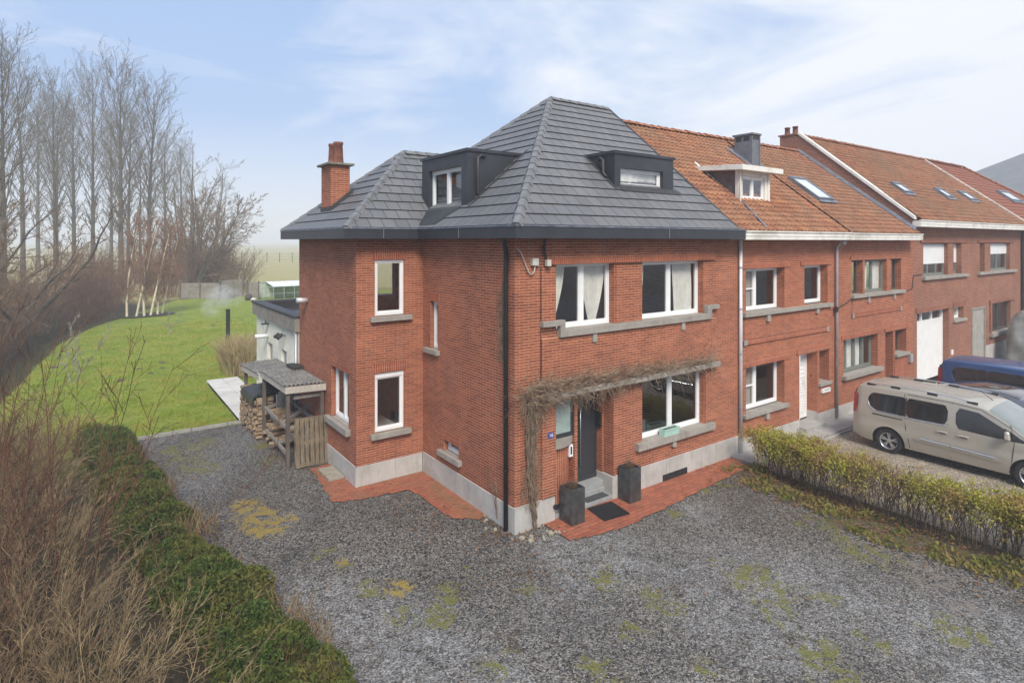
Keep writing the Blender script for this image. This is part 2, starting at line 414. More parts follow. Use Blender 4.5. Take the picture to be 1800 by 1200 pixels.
# ================================================================== THE CORNER HOUSE
H0=empty('corner_house',(3.6,4,0),'red brick corner house with dark grey hipped roof and black front door','house')
FS=Fr((0,0,0),(1,0,0),(0,-1,0))       # street front
FW=Fr((0,0,0),(0,1,0),(-1,0,0))       # side wall
BS=Fr((0,3.89,0),(1,0,0),(0,-1,0))    # wing front
BW=Fr((-1.71,0,0),(0,1,0),(-1,0,0))   # wing side
BN=Fr((0,8.44,0),(1,0,0),(0,1,0))
w=MB()
front_holes=[(1.04,2.71,3.88,5.25,.15),(3.62,5.87,3.88,5.23,.16),(3.62,5.89,1.1,2.50,.13),(1.0,2.70,.52,2.52,.32)]
wall_panel(w,FS,0,7.35,.52,5.80,front_holes)
wall_panel(w,FW,0,3.89,.50,5.80,[(3.11,3.50,3.12,4.25,.10),(2.15,2.83,.83,1.08,.12)])
wall_panel(w,BS,-1.71,0,.48,5.80,[(-1.26,-.50,3.93,5.26,.05),(-1.26,-.50,1.18,2.58,.05)])
wall_panel(w,BW,3.89,8.44,.48,5.80,[(4.38,5.63,1.26,2.54,.12)])
wall_panel(w,BN,-1.71,7.35,0,5.80,[(.55,1.25,3.9,5.1,.12)])
# raised frieze and breast panel of the street front
FS.box(w,.74,6.34,5.35,5.76,.005,.055); FS.box(w,.64,6.34,2.66,3.735,.004,.05)
FS.box(w,.64,1.0,.53,2.52,.004,.05); 
FS.box(w,.64,1.0,3.90,5.17,.004,.03); FS.box(w,2.76,2.98,3.90,5.17,.003,.02)
FS.box(w,5.93,6.34,1.13,2.52,.004,.03)
w.build('wall',brick,H0)
s_=MB(); FS.box(s_,.76,6.32,5.23,5.35,.005,.068)
FW.box(s_,3.05,3.56,4.255,4.47,.001,.006); FW.box(s_,2.08,2.90,1.085,1.30,.001,.006)
BS.box(s_,-1.30,-.46,5.265,5.48,.001,.006); BS.box(s_,-1.32,-.44,2.585,2.80,.001,.006)
BW.box(s_,4.30,5.70,2.545,2.76,.001,.006)
s_.build('soldier_course',brick_sold,H0)
p=MB()
def slabs(mb,fr,u0,u1,z1,n,step=1.6):
    u=u0
    while u<u1-.05:
        e=min(u1,u+step)
        if u1-e<.3:e=u1
        fr.box(mb,u+.003,e-.003,-.15,z1,-.02,n); u=e
slabs(p,FS,-.025,1.0,.52,.025); slabs(p,FS,2.74,7.35,.52,.025,1.7)
slabs(p,FW,.026,3.864,.50,.025,1.9); slabs(p,BS,-1.735,-.026,.48,.025,1.0); slabs(p,BW,3.866,8.44,.48,.025,1.5)
p.build('plinth',plinth_m,H0,bevel=.004)
# sills
def sill(parent,fr,u0,u1,z0,z1,n1=.10,n0=-.17,mat=None,label=None):
    m=MB(); fr.box(m,u0,u1,z0,z1,n0,n1); return m.build('sill',mat or stone,parent,bevel=.006)
m=MB(); FS.box(m,1.07,6.08,3.74,3.882,-.20,.12); FS.box(m,.62,1.20,3.98,4.09,.0,.12); FS.box(m,1.07,1.20,3.878,3.978,.0,.118)
FS.box(m,5.90,6.08,3.878,3.978,.0,.118); FS.box(m,5.90,6.38,3.98,4.09,.0,.12)
m.build('sill',stone,H0,bevel=.006)
m=MB()
for u in (2.06,5.0): FS.box(m,u-.06,u+.06,3.55,3.738,.0,.09)
FS.box(m,4.62,4.74,.78,.92,.0,.08)
m.build('corbel',stone,H0,bevel=.006)
sill(H0,FS,3.38,6.22,.93,1.10,.12,-.2)
sill(H0,BS,-1.38,-.33,3.80,3.92,.10); sill(H0,BS,-1.38,-.36,1.05,1.17,.12); sill(H0,BW,4.25,5.82,1.10,1.25,.12)
sill(H0,FW,3.02,3.74,3.0,3.11,.09); sill(H0,FW,2.0,3.0,.70,.82,.10)
# windows
room_l=None
window(H0,FS,1.04,2.71,3.88,5.25,.15,2,curtain=[(1.08,1.48,1.06,1.12,5),(1.88,2.66,2.18,2.34,9)],label='upper window with cream curtains tied in a V')
window(H0,FS,3.62,5.87,3.88,5.23,.16,2,curtain=[(4.95,5.7,5.05,5.72,9),(3.66,3.95,3.66,3.74,3)],label='upper window with one cream curtain')
window(H0,FS,3.62,5.89,1.10,2.50,.13,2,label='wide living room window under the stone shelf')
window(H0,FW,3.11,3.50,3.12,4.25,.10,1,label='narrow slit window high in the side wall',fw=.04)
window(H0,FW,2.15,2.83,.83,1.08,.12,1,fw=.04,top=.04,label='small cellar window above the plinth')
window(H0,BS,-1.26,-.50,3.93,5.26,.05,1,label='upper window of the side wing')
window(H0,BS,-1.26,-.50,1.18,2.58,.05,1,top=.12,label='lower window of the side wing')
window(H0,BW,4.38,5.63,1.26,2.54,.12,2,label='window beside the wood shelter')
window(H0,BN,.55,1.25,3.9,5.1,.12,1)
# interior: floors, partitions
m=MB(); m.box(.05,7.3,.5,8.3,2.85,3.0); m.box(-1.6,.05,3.97,8.3,2.85,3.0); m.box(.05,7.3,.56,8.3,.3,.42); m.box(-1.6,.05,3.97,8.3,.3,.42); m.build('floor',floor_m,H0)
m=MB(); m.box(.35,7.3,3.6,3.7,3.001,5.7); m.box(3.1,3.2,.45,3.599,3.001,5.7); m.box(2.95,3.05,.56,8.2,.43,2.849); m.box(3.3,7.3,4.6,4.7,.43,2.849); m.box(.3,.4,5.2,8.2,.43,2.849)
m.box(1.5,1.6,3.95,8.2,3.001,5.7); m.box(.05,7.3,.06,8.3,5.72,5.76); m.build('partition_wall',room_m,H0)
m=MB()
for i in range(5): m.box(1.5+i*.0,2.4,1.6,1.9,3.2+i*.28,3.23+i*.28)
m.box(-.9,-.3,4.9,5.9,.43,1.0); m.box(-1.25,-.9,5.2,5.6,1.5,1.55); m.box(4.1,5.2,1.3,2.2,.43,1.0)
m.build('furniture',M_plain('pale_furniture',(.35,.33,.30),.7),H0)
# front door in its recess
D=Fr((0,0,0),(1,0,0),(0,-1,0))
m=MB(); D.box(m,1.62,2.66,.37,2.50,-.56,-.50)
D.box(m,1.62,2.66,.37,.47,-.499,-.485)
D.box(m,1.66,1.70,.47,2.50,-.499,-.485); D.box(m,2.60,2.64,.47,2.50,-.499,-.485)
dr=m.build('door',dark_door,H0,bevel=.004)
m=MB(); m.tube([(2.10,.43,.75),(2.10,.43,2.15)],.017,8); 
for z in (.9,1.95): m.tube([(2.10,.43,z),(2.10,.50,z)],.009,6)
m.build('door_handle',steel,dr,smooth=True)
# recess cheeks, ceiling, curved brick pier under the side light
m=MB()
FSr=Fr((2.70,0,0),(0,1,0),(-1,0,0))
m.face([(2.70,.32,.5),(2.66,.32,.5),(2.66,.32,2.52),(2.70,.32,2.52)]); m.face([(2.66,.32,.5),(2.66,.56,.5),(2.66,.56,2.52),(2.66,.32,2.52)])
m.box(1.62,1.70,.08,.52,.50,2.5); m.box(1.003,1.04,.33,.5,.5,2.5)
m.build('porch_cheek',brick,H0)
m=MB(); m.box(2.645,2.745,-.02,.50,.0,.505); m.build('porch_plinth',plinth_m,H0)
m=MB(); pts=[(1.0,.02)]+[(1.0+.72*math.sin(a),.52-.52*math.cos(a)) for a in [PI/2*i/10 for i in range(2,11)]]
for a,b in zip(pts[:-1],pts[1:]): m.face([(a[0],a[1],.30),(b[0],b[1],.30),(b[0],b[1],1.46),(a[0],a[1],1.46)])
m.build('curved_pier',brick_sold,H0,smooth=True)
m=MB(); pp=[(.99,-.06)]+[(1.0+.80*math.sin(a),.52-.60*math.cos(a)) for a in [PI/2*i/10 for i in range(1,11)]]+[(1.0,.52)]
n=len(pp); m.idx([(x,y,1.46) for x,y in pp]+[(x,y,1.60) for x,y in pp],[tuple(range(n-1,-1,-1)),tuple(range(n,2*n))]+[(i,(i+1)%n,n+(i+1)%n,n+i) for i in range(n)])
m.build('sill',stone,H0)
frost=M_plain('frosted_glass',(.32,.40,.38),.12,var=.25,scale=3)
window(H0,FS,1.04,1.62,1.61,2.51,.10,1,mat=dark_door,pane=frost,fw=.03,top=.03,label='frosted side light beside the front door')
m=MB(); m.box(.98,2.745,.0,.5,-.1,.10); m.box(1.62,2.66,.24,.5,.10,.22); m.box(1.60,2.67,.28,.56,.22,.36); m.build('doorstep',bluestone,H0,bevel=.008)
# letter slot in pier, wall vent, cellar grille
m=MB(); m.box(1.47,1.57,.075,.125,1.17,1.42); sl=m.build('letter_slot',white_pvc,H0); m=MB(); m.box(1.50,1.54,.068,.074,1.22,1.38); m.build('slot_opening',black_paint,sl)
m=MB(); m.lathe([(0,-.06),(.045,-.06),(.045,.0),(0,0)],(.98,-.03,.30),'y',16); m.build('hose_outlet',black_paint,H0)
m=MB(); m.box(4.30,5.20,-.034,-.026,.01,.17); gr=m.build('vent_opening',black_paint,H0); m=MB()
for i in range(18): m.box(4.32+i*.05,4.335+i*.05,-.045,-.036,.01,.17)
m.build('vent_bar',zinc_flash,gr)
# stone shelf above the ground floor
m=MB(); FS.box(m,.66,6.31,2.53,2.65,-.05,.20); m.build('stone_shelf',stone,H0,bevel=.008)
# number plate
t=NT('blue_enamel'); t.bsdf((.02,.05,.28),.3); blue_en=t.m
m=MB(); m.box(.79,.93,-.062,-.052,1.72,1.84); pl=m.build('number_plate',blue_en,H0,bevel=.003)
def text(txt,size,loc,rot,mat,parent,name='lettering',ext=.002):
    c=bpy.data.curves.new(name,'FONT'); c.body=txt; c.size=size; c.extrude=ext; c.align_x='CENTER'; c.align_y='CENTER'
    o=bpy.data.objects.new(name,c); me=bpy.data.meshes.new_from_object(o); bpy.data.objects.remove(o)
    me.materials.append(mat); o=bpy.data.objects.new(name,me); col.objects.link(o)
    o.rotation_euler=rot; o.parent=parent; o.location=Vector(loc)-ORG[parent.name]; return o
text('16',.105,(.86,-.065,1.78),(PI/2,0,0),white_pvc,pl,'house_number')
# roof -----------------------------------------------------------------
ZE=6.0; pm=.853; ridge_y=4.07; ex0,ex1=-.30,6.72; ey0=-.45; ey1=8.59
sl_f=math.hypot(1,pm); S=4.52*sl_f
rf=MB()
tiled(rf,(0,ey0,ZE),(1,0,0),(0,1,pm),S,lambda v:ex0+v/sl_f,lambda v:ex1-.12*min(1,v/2))
tiled(rf,(0,ey1,ZE),(1,0,0),(0,-1,pm),S,lambda v:ex0+v/sl_f,lambda v:ex1-.1)
tiled(rf,(ex0,0,ZE),(0,1,0),(1,0,pm),S,lambda v:ey0+v/sl_f,lambda v:ey1-v/sl_f)
# side wing roof
pb=.84; sb=math.hypot(1,pb); bx0=-2.08; by0=3.55; by1=8.86; half=(by1-by0)/2; Sb=half*sb
tiled(rf,(bx0,0,ZE),(0,1,0),(1,0,pb),Sb,lambda v:by0+v/sb,lambda v:by1-v/sb)
def zmain(x): return ZE+pm*(x-ex0)
tiled(rf,(0,by0,ZE),(1,0,0),(0,1,pb),Sb,lambda v:bx0+v/sb,lambda v:ex0+(v*pb/sb)/pm+.05)
tiled(rf,(0,by1,ZE),(1,0,0),(0,-1,pb),Sb,lambda v:bx0+v/sb,lambda v:ex0+(v*pb/sb)/pm+.05)
roof=rf.build('roof',slate,H0)
hp=MB(); ap=(ex0+4.52,ridge_y,ZE+4.52*pm)
caps(hp,(ex0-.0,ey0,ZE),ap,.115,.07); caps(hp,(ex0,ey1,ZE),ap,.115,.07); caps(hp,ap,(6.55,ridge_y,ap[2]),.12,.06)
bp=(bx0+half,(by0+by1)/2,ZE+half*pb); caps(hp,(bx0,by0,ZE),bp,.11,.07); caps(hp,(bx0,by1,ZE),bp,.11,.07); caps(hp,bp,(ex0+half*pb/pm+.1,bp[1],bp[2]),.14,.07)
hp.build('hip_tile',hipm,roof)
m=MB()
m.tube([(ex1,ey0+.03,ZE+.03),(6.58,ridge_y,ap[2]+.02)],.035,4); m.tube([(ex1,ey1,ZE+.03),(6.58,ridge_y,ap[2]+.02)],.035,4)
m.face([(6.6,ey0+.3,ZE-.1),(6.6,ey1-.3,ZE-.1),(6.5,ridge_y,ap[2]-.05)]); m.build('verge_trim',zinc_dark,roof)
g=MB(); o=.0
gz=6.0
outer=[(6.98,-.47),(-.32,-.47),(-.32,3.52),(-2.12,3.52),(-2.12,8.9),(-.32,8.9),(6.98,8.9)]
inner=[(6.98,.02),(.02,.02),(.02,3.87),(-1.69,3.87),(-1.69,8.42),(0,8.42),(6.98,8.42)]
gutter_run(g,list(zip(outer,inner)),.235,zt=gz-.01)
m=MB()
lipo=[(6.98,-.485),(-.335,-.485),(-.335,3.505),(-2.135,3.505),(-2.135,8.915),(-.3,8.915),(6.98,8.915)]; lipi=[(6.98,-.44),(-.29,-.44),(-.29,3.55),(-2.09,3.55),(-2.09,8.87),(-.3,8.87),(6.98,8.87)]
gutter_run(m,list(zip(lipo,lipi)),.03,zt=gz+.012)
gt=g.build('gutter',zinc_dark,H0); m.build('gutter_lip',lead,gt)
m=MB(); m.box(4.0,4.008,-.4765,-.47,5.77,5.98); m.box(-.3265,-.32,1.6,1.608,5.77,5.98); m.box(-1.2,-1.192,3.5135,3.52,5.77,5.98); m.build('gutter_joint',pipe_grey,gt)
# dormers
def slope_z(x=None,y=None): return ZE+pm*((x-ex0) if x is not None else (y-ey0))
def dormer_box(parent,fr,u0,u1,zb,zt,n,hole,back,mat,lip=.04):
    # fr.n points out of the roof; front at n, runs back to 'back' (negative)
    m=MB(); wall_panel(m,fr,u0,u1,zb,zt,[hole],n)
    for u in (u0,u1):
        m.face([fr.P(u,zb,n),fr.P(u,zt,n),fr.P(u,zt+.03,back),fr.P(u,zb,back)])
    m.face([fr.P(u0,zt,n),fr.P(u1,zt,n),fr.P(u1,zt+.03,back),fr.P(u0,zt+.03,back)])
    d=m.build('dormer',mat,parent)
    return d
FD=Fr((.29,0,0),(0,1,0),(-1,0,0))
d=dormer_box(H0,FD,2.24,4.50,6.30,7.78,0,(2.52,4.12,6.42,7.46,.10),-1.75,zinc_dark); d['label']='dark zinc dormer with a white two-sash window'
m=MB(); m.box(.25,2.05,2.20,2.235,7.76,7.83); m.box(.25,2.05,4.505,4.54,7.76,7.83); m.box(.25,.288,2.236,4.504,7.76,7.83); m.build('dormer_trim',zinc_dark,d)
window(d,FD,2.52,4.12,6.42,7.46,.10,2,fw=.06,name='dormer_window')
m=MB(); m.tube([(.75,2.235,7.66),(.62,2.17,7.68),(.52,2.16,7.62),(.52,2.16,6.80),(.55,2.16,6.74),(.70,2.14,6.86)],.038,8); m.build('dormer_downpipe',zinc_flash,d,smooth=True)
m=MB(); a=[(.27,2.42,slope_z(.27)+.035),(.27,4.3,slope_z(.27)+.035),(-.24,3.85,slope_z(-.24)+.04),(-.24,2.85,slope_z(-.24)+.04)]; m.face(a)
for y in (2.16,4.52):
    m.face([(.2,y,slope_z(.2)+.04),(1.9,y,slope_z(1.9)+.04),(1.9,y+.1*(-1 if y<3 else 1),slope_z(1.9)+.04),(.2,y+.1*(-1 if y<3 else 1),slope_z(.2)+.04)])
m.build('dormer_flashing',zinc_flash,d)
FD2=Fr((0,.72,0),(1,0,0),(0,-1,0))
d=dormer_box(H0,FD2,3.46,5.60,6.86,7.82,0,(3.66,5.20,7.01,7.47,.10),-1.4,zinc_dark); d['label']='low dark zinc dormer with a letterbox window'
m=MB(); m.box(3.42,3.455,.68,2.2,7.80,7.87); m.box(5.605,5.64,.68,2.2,7.80,7.87); m.box(3.456,5.604,.68,.717,7.80,7.87); m.build('dormer_trim',zinc_dark,d)
window(d,FD2,3.66,5.20,7.01,7.47,.10,1,fw=.055,name='dormer_window',curtain=[(3.7,5.15,3.7,5.15,1)])  # pale full-width sheet added behind this pane to make it look bright
m=MB(); m.tube([(3.45,1.25,7.70),(3.38,1.12,7.72),(3.38,1.03,7.66),(3.38,1.03,7.36),(3.36,.9,7.25)],.036,8); m.build('dormer_downpipe',zinc_flash,d,smooth=True)
m=MB(); m.face([(3.40,.74,slope_z(y=.74)+.035),(5.68,.74,slope_z(y=.74)+.035),(5.8,.56,slope_z(y=.56)+.04),(3.6,.56,slope_z(y=.56)+.04)])
m.face([(3.36,.6,slope_z(y=.6)+.045),(3.45,.6,slope_z(y=.6)+.045),(3.45,1.7,slope_z(y=1.7)+.04),(3.36,1.7,slope_z(y=1.7)+.04)]); m.build('dormer_flashing',zinc_flash,d)
# chimney
m=MB(); m.box(-1.50,-.98,6.28,7.06,6.2,7.74); ch=m.build('chimney',brick,H0)
m=MB(); m.box(-1.60,-.88,6.18,7.16,7.74,7.80); m.build('chimney_cap',M_plain('mossy_stone',(.17,.165,.12),.95,var=.4,scale=9),ch,bevel=.01)
m=MB(); m.box(-1.52,-.96,6.26,7.08,6.25,6.62); m.hexa([(-1.52,6.24,6.5),(-.9,6.24,7.02),(-.9,6.26,7.02),(-1.52,6.26,6.5),(-1.52,6.24,6.62),(-.9,6.24,7.14),(-.9,6.26,7.14),(-1.52,6.26,6.62)]); m.build('chimney_flashing',zinc_flash,ch)
for y in (6.45,6.85):
    m=MB(); m.lathe([(.15,0),(.135,.1),(.115,.5),(.13,.52),(.13,.58),(.09,.58),(.085,.3)],(-1.24,y,7.80),'z',16); m.build('chimney_pot',terracotta,ch,smooth=True)
# pipes and cables
m=MB(); m.tube([(-.17,.16,5.80),(-.12,.16,5.60),(-.07,.21,5.50),(-.06,.22,5.4),(-.06,.22,.02)],.047,10); 
dp=m.build('downpipe',black_paint,H0,smooth=True)
m=MB()
for z in (1.2,2.4,3.6,4.8): m.lathe([(.056,-.02),(.056,.02)],(-.06,.22,z),'z',10)
m.build('pipe_bracket',black_paint,dp)
m=MB(); m.tube([(-1.73,7.61,4.03),(-2.02,7.61,4.05)],.075,12); m.build('flue_pipe',pipe_pale,H0,smooth=True)
m=MB(); m.box(.37,.52,-.10,-.0,5.22,5.36); m.box(.70,.80,-.15,-.056,5.2,5.33); m.build('junction_box',M_plain('pale_plastic',(.55,.53,.47),.6),H0,bevel=.006)
m=MB(); m.tube([(.02,-.03,5.56),(.12,-.04,5.48),(.22,-.05,5.25),(.30,-.05,5.08),(.38,-.05,5.04),(.44,-.05,5.10),(.46,-.05,5.22)],.014,6)
m.build('cable',M_plain('grey_cable',(.45,.42,.36),.7),H0,smooth=True)
m=MB(); m.tube([(.70,-.06,5.8),(.69,-.07,5.5),(.72,-.08,5.4),(.72,-.08,5.3)],.018,6); m.tube([(.66,-.06,5.46),(.60,-.10,5.56),(.64,-.1,5.62)],.012,5); m.tube([(.635,-.02,5.2),(.63,-.02,2.7)],.008,4); m.build('black_cable',black_paint,H0)
# ================================================================== NEIGHBOUR HOUSES
def skylight(parent,O,U,V,u0,u1,v0,v1,label=None,shade=True):
    O=Vector(O);U=Vector(U);V=Vector(V).normalized();N=U.cross(V).normalized()
    def bx(mb,a,b,c,d,h0,h1):
        P=lambda u,v,h:O+U*u+V*v+N*h
        mb.hexa([P(a,c,h0),P(b,c,h0),P(b,d,h0),P(a,d,h0),P(a,c,h1),P(b,c,h1),P(b,d,h1),P(a,d,h1)])
    m=MB(); t=.07
    bx(m,u0,u0+t,v0,v1,.0,.11); bx(m,u1-t,u1,v0,v1,.0,.11); bx(m,u0+t,u1-t,v0,v0+t,.0,.11); bx(m,u0+t,u1-t,v1-t*1.6,v1,.0,.12)
    s=m.build('skylight',lead,parent)
    m=MB(); bx(m,u0+t,u1-t,v0+t,v1-t*1.6,.06,.085); m.build('skylight_pane',sky_glass,s)
    m=MB(); bx(m,u0-.08,u1+.08,v0-.16,v0-.002,.035,.06); m.build('skylight_apron',lead,s)
    return s
sky_glass=M_plain('skylight_glass',(.55,.60,.62),.06,var=.1,scale=1,spec=.8,coat=1)
grey_frame=M_plain('grey_green_frame',(.17,.18,.16),.5,var=.15)
brown_frame=M_plain('dark_brown_frame',(.06,.05,.045),.5,var=.15)
slate_side=M_plain('slate_cladding',(.14,.115,.11),.8,var=.45,scale=3)
zinc_clad=M_plain('zinc_cladding',(.15,.16,.18),.5,.2,var=.25,scale=3)
def band(mb,fr,u0,u1,z,t=.12,n=.02): fr.box(mb,u0,u1,z,z+t,.001,n)
def pan_roof(parent,x0,x1,z0,zr,mat,name='roof',y0=-.45,ridge=4.07,rh=.235,tw=.21,amp=.030,back=True,jit=.006):
    m=MB(); pt=(zr-z0)/(ridge-y0); s=math.hypot(1,pt); SS=(ridge-y0)*s
    tiled(m,(0,y0,z0),(1,0,0),(0,1,pt),SS,lambda v:x0,lambda v:x1,rh=rh,lift=.034,tw=tw,amp=amp,jit=jit)
    if back:
        yb=2*ridge-y0; m.face([(x0,yb,z0),(x1,yb,z0),(x1,ridge,zr),(x0,ridge,zr)],[(0,0),(0,0),(0,0),(0,0)])
    r=m.build(name,mat,parent,smooth=40)
    return r,pt
def ridge_caps(parent,x0,x1,y,z,mat):
    m=MB(); R=random.Random(int(x0*10)); x=x0
    while x<x1-.05:
        e=min(x1,x+.36); dz=R.uniform(-.012,.012); caps(m,(x,y,z+dz),(e+.02,y,z+dz+R.uniform(-.01,.01)),.12,.06,step=1,round_=True); x=e
    return m.build('ridge_tile',mat,parent,smooth=40)
def white_gutter(parent,x0,x1,zt,zb,y=-.47,slope=0):
    m=MB(); h=zt-zb
    m.box(x0,x1,y,.02,zb,zt-.035); m.box(x0-.01,x1+.01,y-.03,y+.05,zt-.035,zt); m.box(x0,x1,y-.012,y-.001,zb+h*.42,zb+h*.50)
    x=x0+2.4
    while x<x1-.5: m.box(x,x+.012,y-.016,y-.002,zb,zt-.036); x+=2.9
    return m.build('gutter',white_wood,parent)
tile_ridge=M_plain('ridge_clay',(.30,.12,.065),.9,var=.5,scale=5)
# ---- first neighbour
A=empty('terraced_house',(10,4,0),'brick terraced house joined to the corner house, with white front door and white framed dormer','house')
FA=FS
m=MB()
wall_panel(m,FA,7.351,12.57,.40,5.90,[(7.72,9.64,1.03,2.28,.24),(7.72,9.64,3.77,4.95,.24),(10.74,12.13,3.79,4.97,.23),(10.45,11.5,.401,2.32,.33),(11.62,12.22,1.32,2.30,.33)])
FA.box(m,7.62,12.15,3.05,3.60,.003,.02)
m.build('wall',brick_n,A); m=MB(); m.box(7.36,12.56,8.4,8.5,0,5.9); m.build('back_wall',brick_n,A)
m=MB(); band(m,FA,7.58,12.12,2.90,.12,.045); band(m,FA,7.55,9.95,4.955,.12,.03); band(m,FA,10.5,12.3,4.975,.12,.03); band(m,FA,7.5,9.95,2.285,.13,.03); band(m,FA,10.3,12.3,2.325,.13,.03)
m.build('soldier_course',brick_sold,A)
m=MB(); FA.box(m,7.56,7.72,2.89,3.03,.03,.06); FA.box(m,11.98,12.14,2.89,3.03,.03,.06); FA.box(m,8.62,8.78,3.47,3.655,.0,.10); FA.box(m,11.33,11.47,3.50,3.655,0,.09); FA.box(m,8.6,8.74,.75,.925,0,.09); m.build('corbel',stone,A,bevel=.006)
sill(A,FA,7.55,12.27,3.66,3.77,.12,-.2); sill(A,FA,7.55,9.72,.93,1.03,.12,-.2); sill(A,FA,11.56,12.28,1.22,1.32,.08,-.3)
m=MB(); slabs(m,FA,7.36,10.45,.40,.02,1.6); slabs(m,FA,11.5,12.56,.40,.02); m.box(11.48,11.52,.0,.33,0,.45); m.build('plinth',plinth_m,A)
cw=[(7.8,8.55,7.8,8.5,5)]
window(A,FA,7.72,9.64,1.03,2.28,.24,2,split=[.42],transom=[0],curtain=[(7.8,8.5,7.8,8.5,6)],curt_mat=room_m,label='ground floor window with a barred left sash')
window(A,FA,7.72,9.64,3.77,4.95,.24,2,split=[.42],transom=[0],curtain=[(7.8,8.5,7.8,8.5,6)],curt_mat=room_m,label='upper window with a barred left sash')
window(A,FA,10.74,12.13,3.79,4.97,.23,2,split=[.25],label='narrow white upper window')
window(A,FA,11.62,12.22,1.32,2.30,.33,1,label='narrow side light of the white door')
m=MB(); FA.box(m,10.45,11.5,.24,2.32,-.40,-.33)
m.box(10.43,10.5,.0,.33,.4,2.32)
wd=m.build('door',white_pvc,A)
m=MB()
for z0,z1 in ((.45,.85),(.95,1.4),(1.5,2.15)):
    for k in range(5): FA.box(m,10.62+.02*k,11.35-.02*k,z0+(z1-z0)*k/5,z0+(z1-z0)*k/5+.02,-.329,-.315)
m.build('door_moulding',white_pvc,wd)
m=MB(); FA.box(m,10.58,10.64,1.2,1.45,-.329,-.27); m.build('door_handle',black_paint,wd)
m=MB(); m.box(10.40,11.55,-.25,.33,.0,.20); m.build('doorstep',slab_m,A,bevel=.01)
m=MB(); FA.box(m,11.72,12.20,1.0,1.12,.0,.06); mbx=m.build('letterbox',white_pvc,A); m=MB(); FA.box(m,11.80,12.12,1.07,1.085,.0605,.063); m.build('slot_opening',black_paint,mbx)
m=MB(); m.lathe([(0,-.02),(.05,-.02),(.05,.03),(0,.03)],(11.15,-.0,1.62),'y',12); m.build('door_bell',terracotta,A)
white_gutter(A,7.0,12.70,5.975,5.74)
zr=9.50; z0=5.98
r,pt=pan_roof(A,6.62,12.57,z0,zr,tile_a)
ridge_caps(r,6.75,12.57,4.07,zr+.01,tile_ridge)
# dark strip climbing the tiles below the dormer
def nz(y): return z0+(y+.45)*pt
m=MB(); m.face([(8.02,-.40,nz(-.40)+.065),(8.12,-.40,nz(-.40)+.065),(8.53,.62,nz(.62)+.065),(8.45,.62,nz(.62)+.065)]); m.build('lead_strip',lead,r)
FD3=Fr((0,.72,0),(1,0,0),(0,-1,0))
m=MB(); wall_panel(m,FD3,8.50,9.98,6.75,7.75,[(8.68,9.82,6.92,7.60,.05)],0)
d=m.build('dormer',white_wood,A); d['label']='white dormer with grey slate cheeks and a flat roof'
m=MB()
for x,s in ((8.50,-1),(9.98,1)):
    m.face([(x,.74,6.80),(x,.74,7.75),(x,2.30,7.92),(x,2.30,nz(2.3)-.2)])
m.build('dormer_cheek',slate_side,d)
m=MB(); m.hexa([(8.22,.42,7.72),(10.32,.42,7.72),(10.32,2.5,7.86),(8.22,2.5,7.86),(8.22,.42,7.87),(10.32,.42,7.87),(10.32,2.5,8.00),(8.22,2.5,8.00)]); m.box(8.42,8.52,.69,.80,6.75,7.75); m.box(9.95,10.05,.69,.8,6.75,7.75); m.box(8.42,10.15,.60,.74,6.72,6.80)
m.build('dormer_roof',white_wood,d,bevel=.008)
m=MB(); m.tube([(8.46,.66,7.7),(8.44,.64,6.85)],.03,6); m.tube([(8.44,.70,6.84),(8.44,2.2,nz(2.2)+.08)],.03,4); m.build('dormer_downpipe',white_wood,d)
window(d,FD3,8.68,9.82,6.92,7.60,.05,2,fw=.05,name='dormer_window')
# grey clad chimney
m=MB(); m.box(12.05,12.50,2.55,3.25,7.9,9.22); m.box(12.05,12.50,2.55,2.60,9.22,9.40);m.box(12.05,12.10,2.6,3.25,9.22,9.40)
c=m.build('chimney',zinc_clad,A)
m=MB(); m.box(12.0,12.56,2.50,3.30,9.42,9.48); m.box(12.47,12.53,2.53,3.27,7.9,9.42); m.build('chimney_cap',zinc_clad,c)
m=MB(); m.box(12.10,12.48,2.546,2.5495,9.26,9.38); m.box(12.045,12.0495,2.66,2.88,9.22,9.38); m.box(12.045,12.0495,2.96,3.18,9.22,9.38); m.build('chimney_opening',black_paint,c)
m=MB(); m.face([(11.75,2.3,nz(2.3)+.06),(12.8,2.3,nz(2.3)+.06),(12.8,3.4,nz(3.4)+.06),(11.75,3.4,nz(3.4)+.06)]); m.build('chimney_flashing',lead,c)
# downpipe between the corner house and this one
m=MB(); m.tube([(7.37,-.07,5.74),(7.37,-.07,.30)],.048,10); q=m.build('downpipe',pipe_pale,A,smooth=True); m=MB(); m.tube([(7.37,-.07,.45),(7.37,-.07,.02)],.056,10)
for z in (1.3,2.7,3.9,5.0): m.lathe([(.058,-.02),(.058,.02)],(7.37,-.07,z),'z',10)
m.build('pipe_bracket',pipe_grey,q)
# ---- second neighbour
B=empty('terraced_house',(15.5,4,0),'brick terraced house with triple upper window, brown frames and a long skylight in its tiles','house')
m=MB()
wall_panel(m,FA,12.571,18.55,.42,5.90,[(13.74,14.50,3.93,5.07,.2),(14.63+.0,16.32,3.93,5.07,.14),(16.65,17.5,3.93,5.07,.2),(13.16,15.61,1.35,2.50,.22),(16.2,16.85,.421,2.48,.45),(17.0,17.95,1.62,2.48,.3)])
FA.box(m,13.72,17.45,3.30,3.78,.003,.02)
m.build('wall',brick_n,B); m=MB(); m.box(12.58,18.5,8.4,8.5,0,5.9); m.build('back_wall',brick_n,B)
m=MB(); band(m,FA,13.70,17.45,3.19,.1,.03); band(m,FA,13.6,17.62,5.075,.13,.03); band(m,FA,13.0,15.8,2.505,.14,.03); band(m,FA,16.1,18.1,2.485,.13,.03)
FA.box(m,16.9,18.0,.42,1.52,.001,.02)
m.build('soldier_course',brick_sold,B)
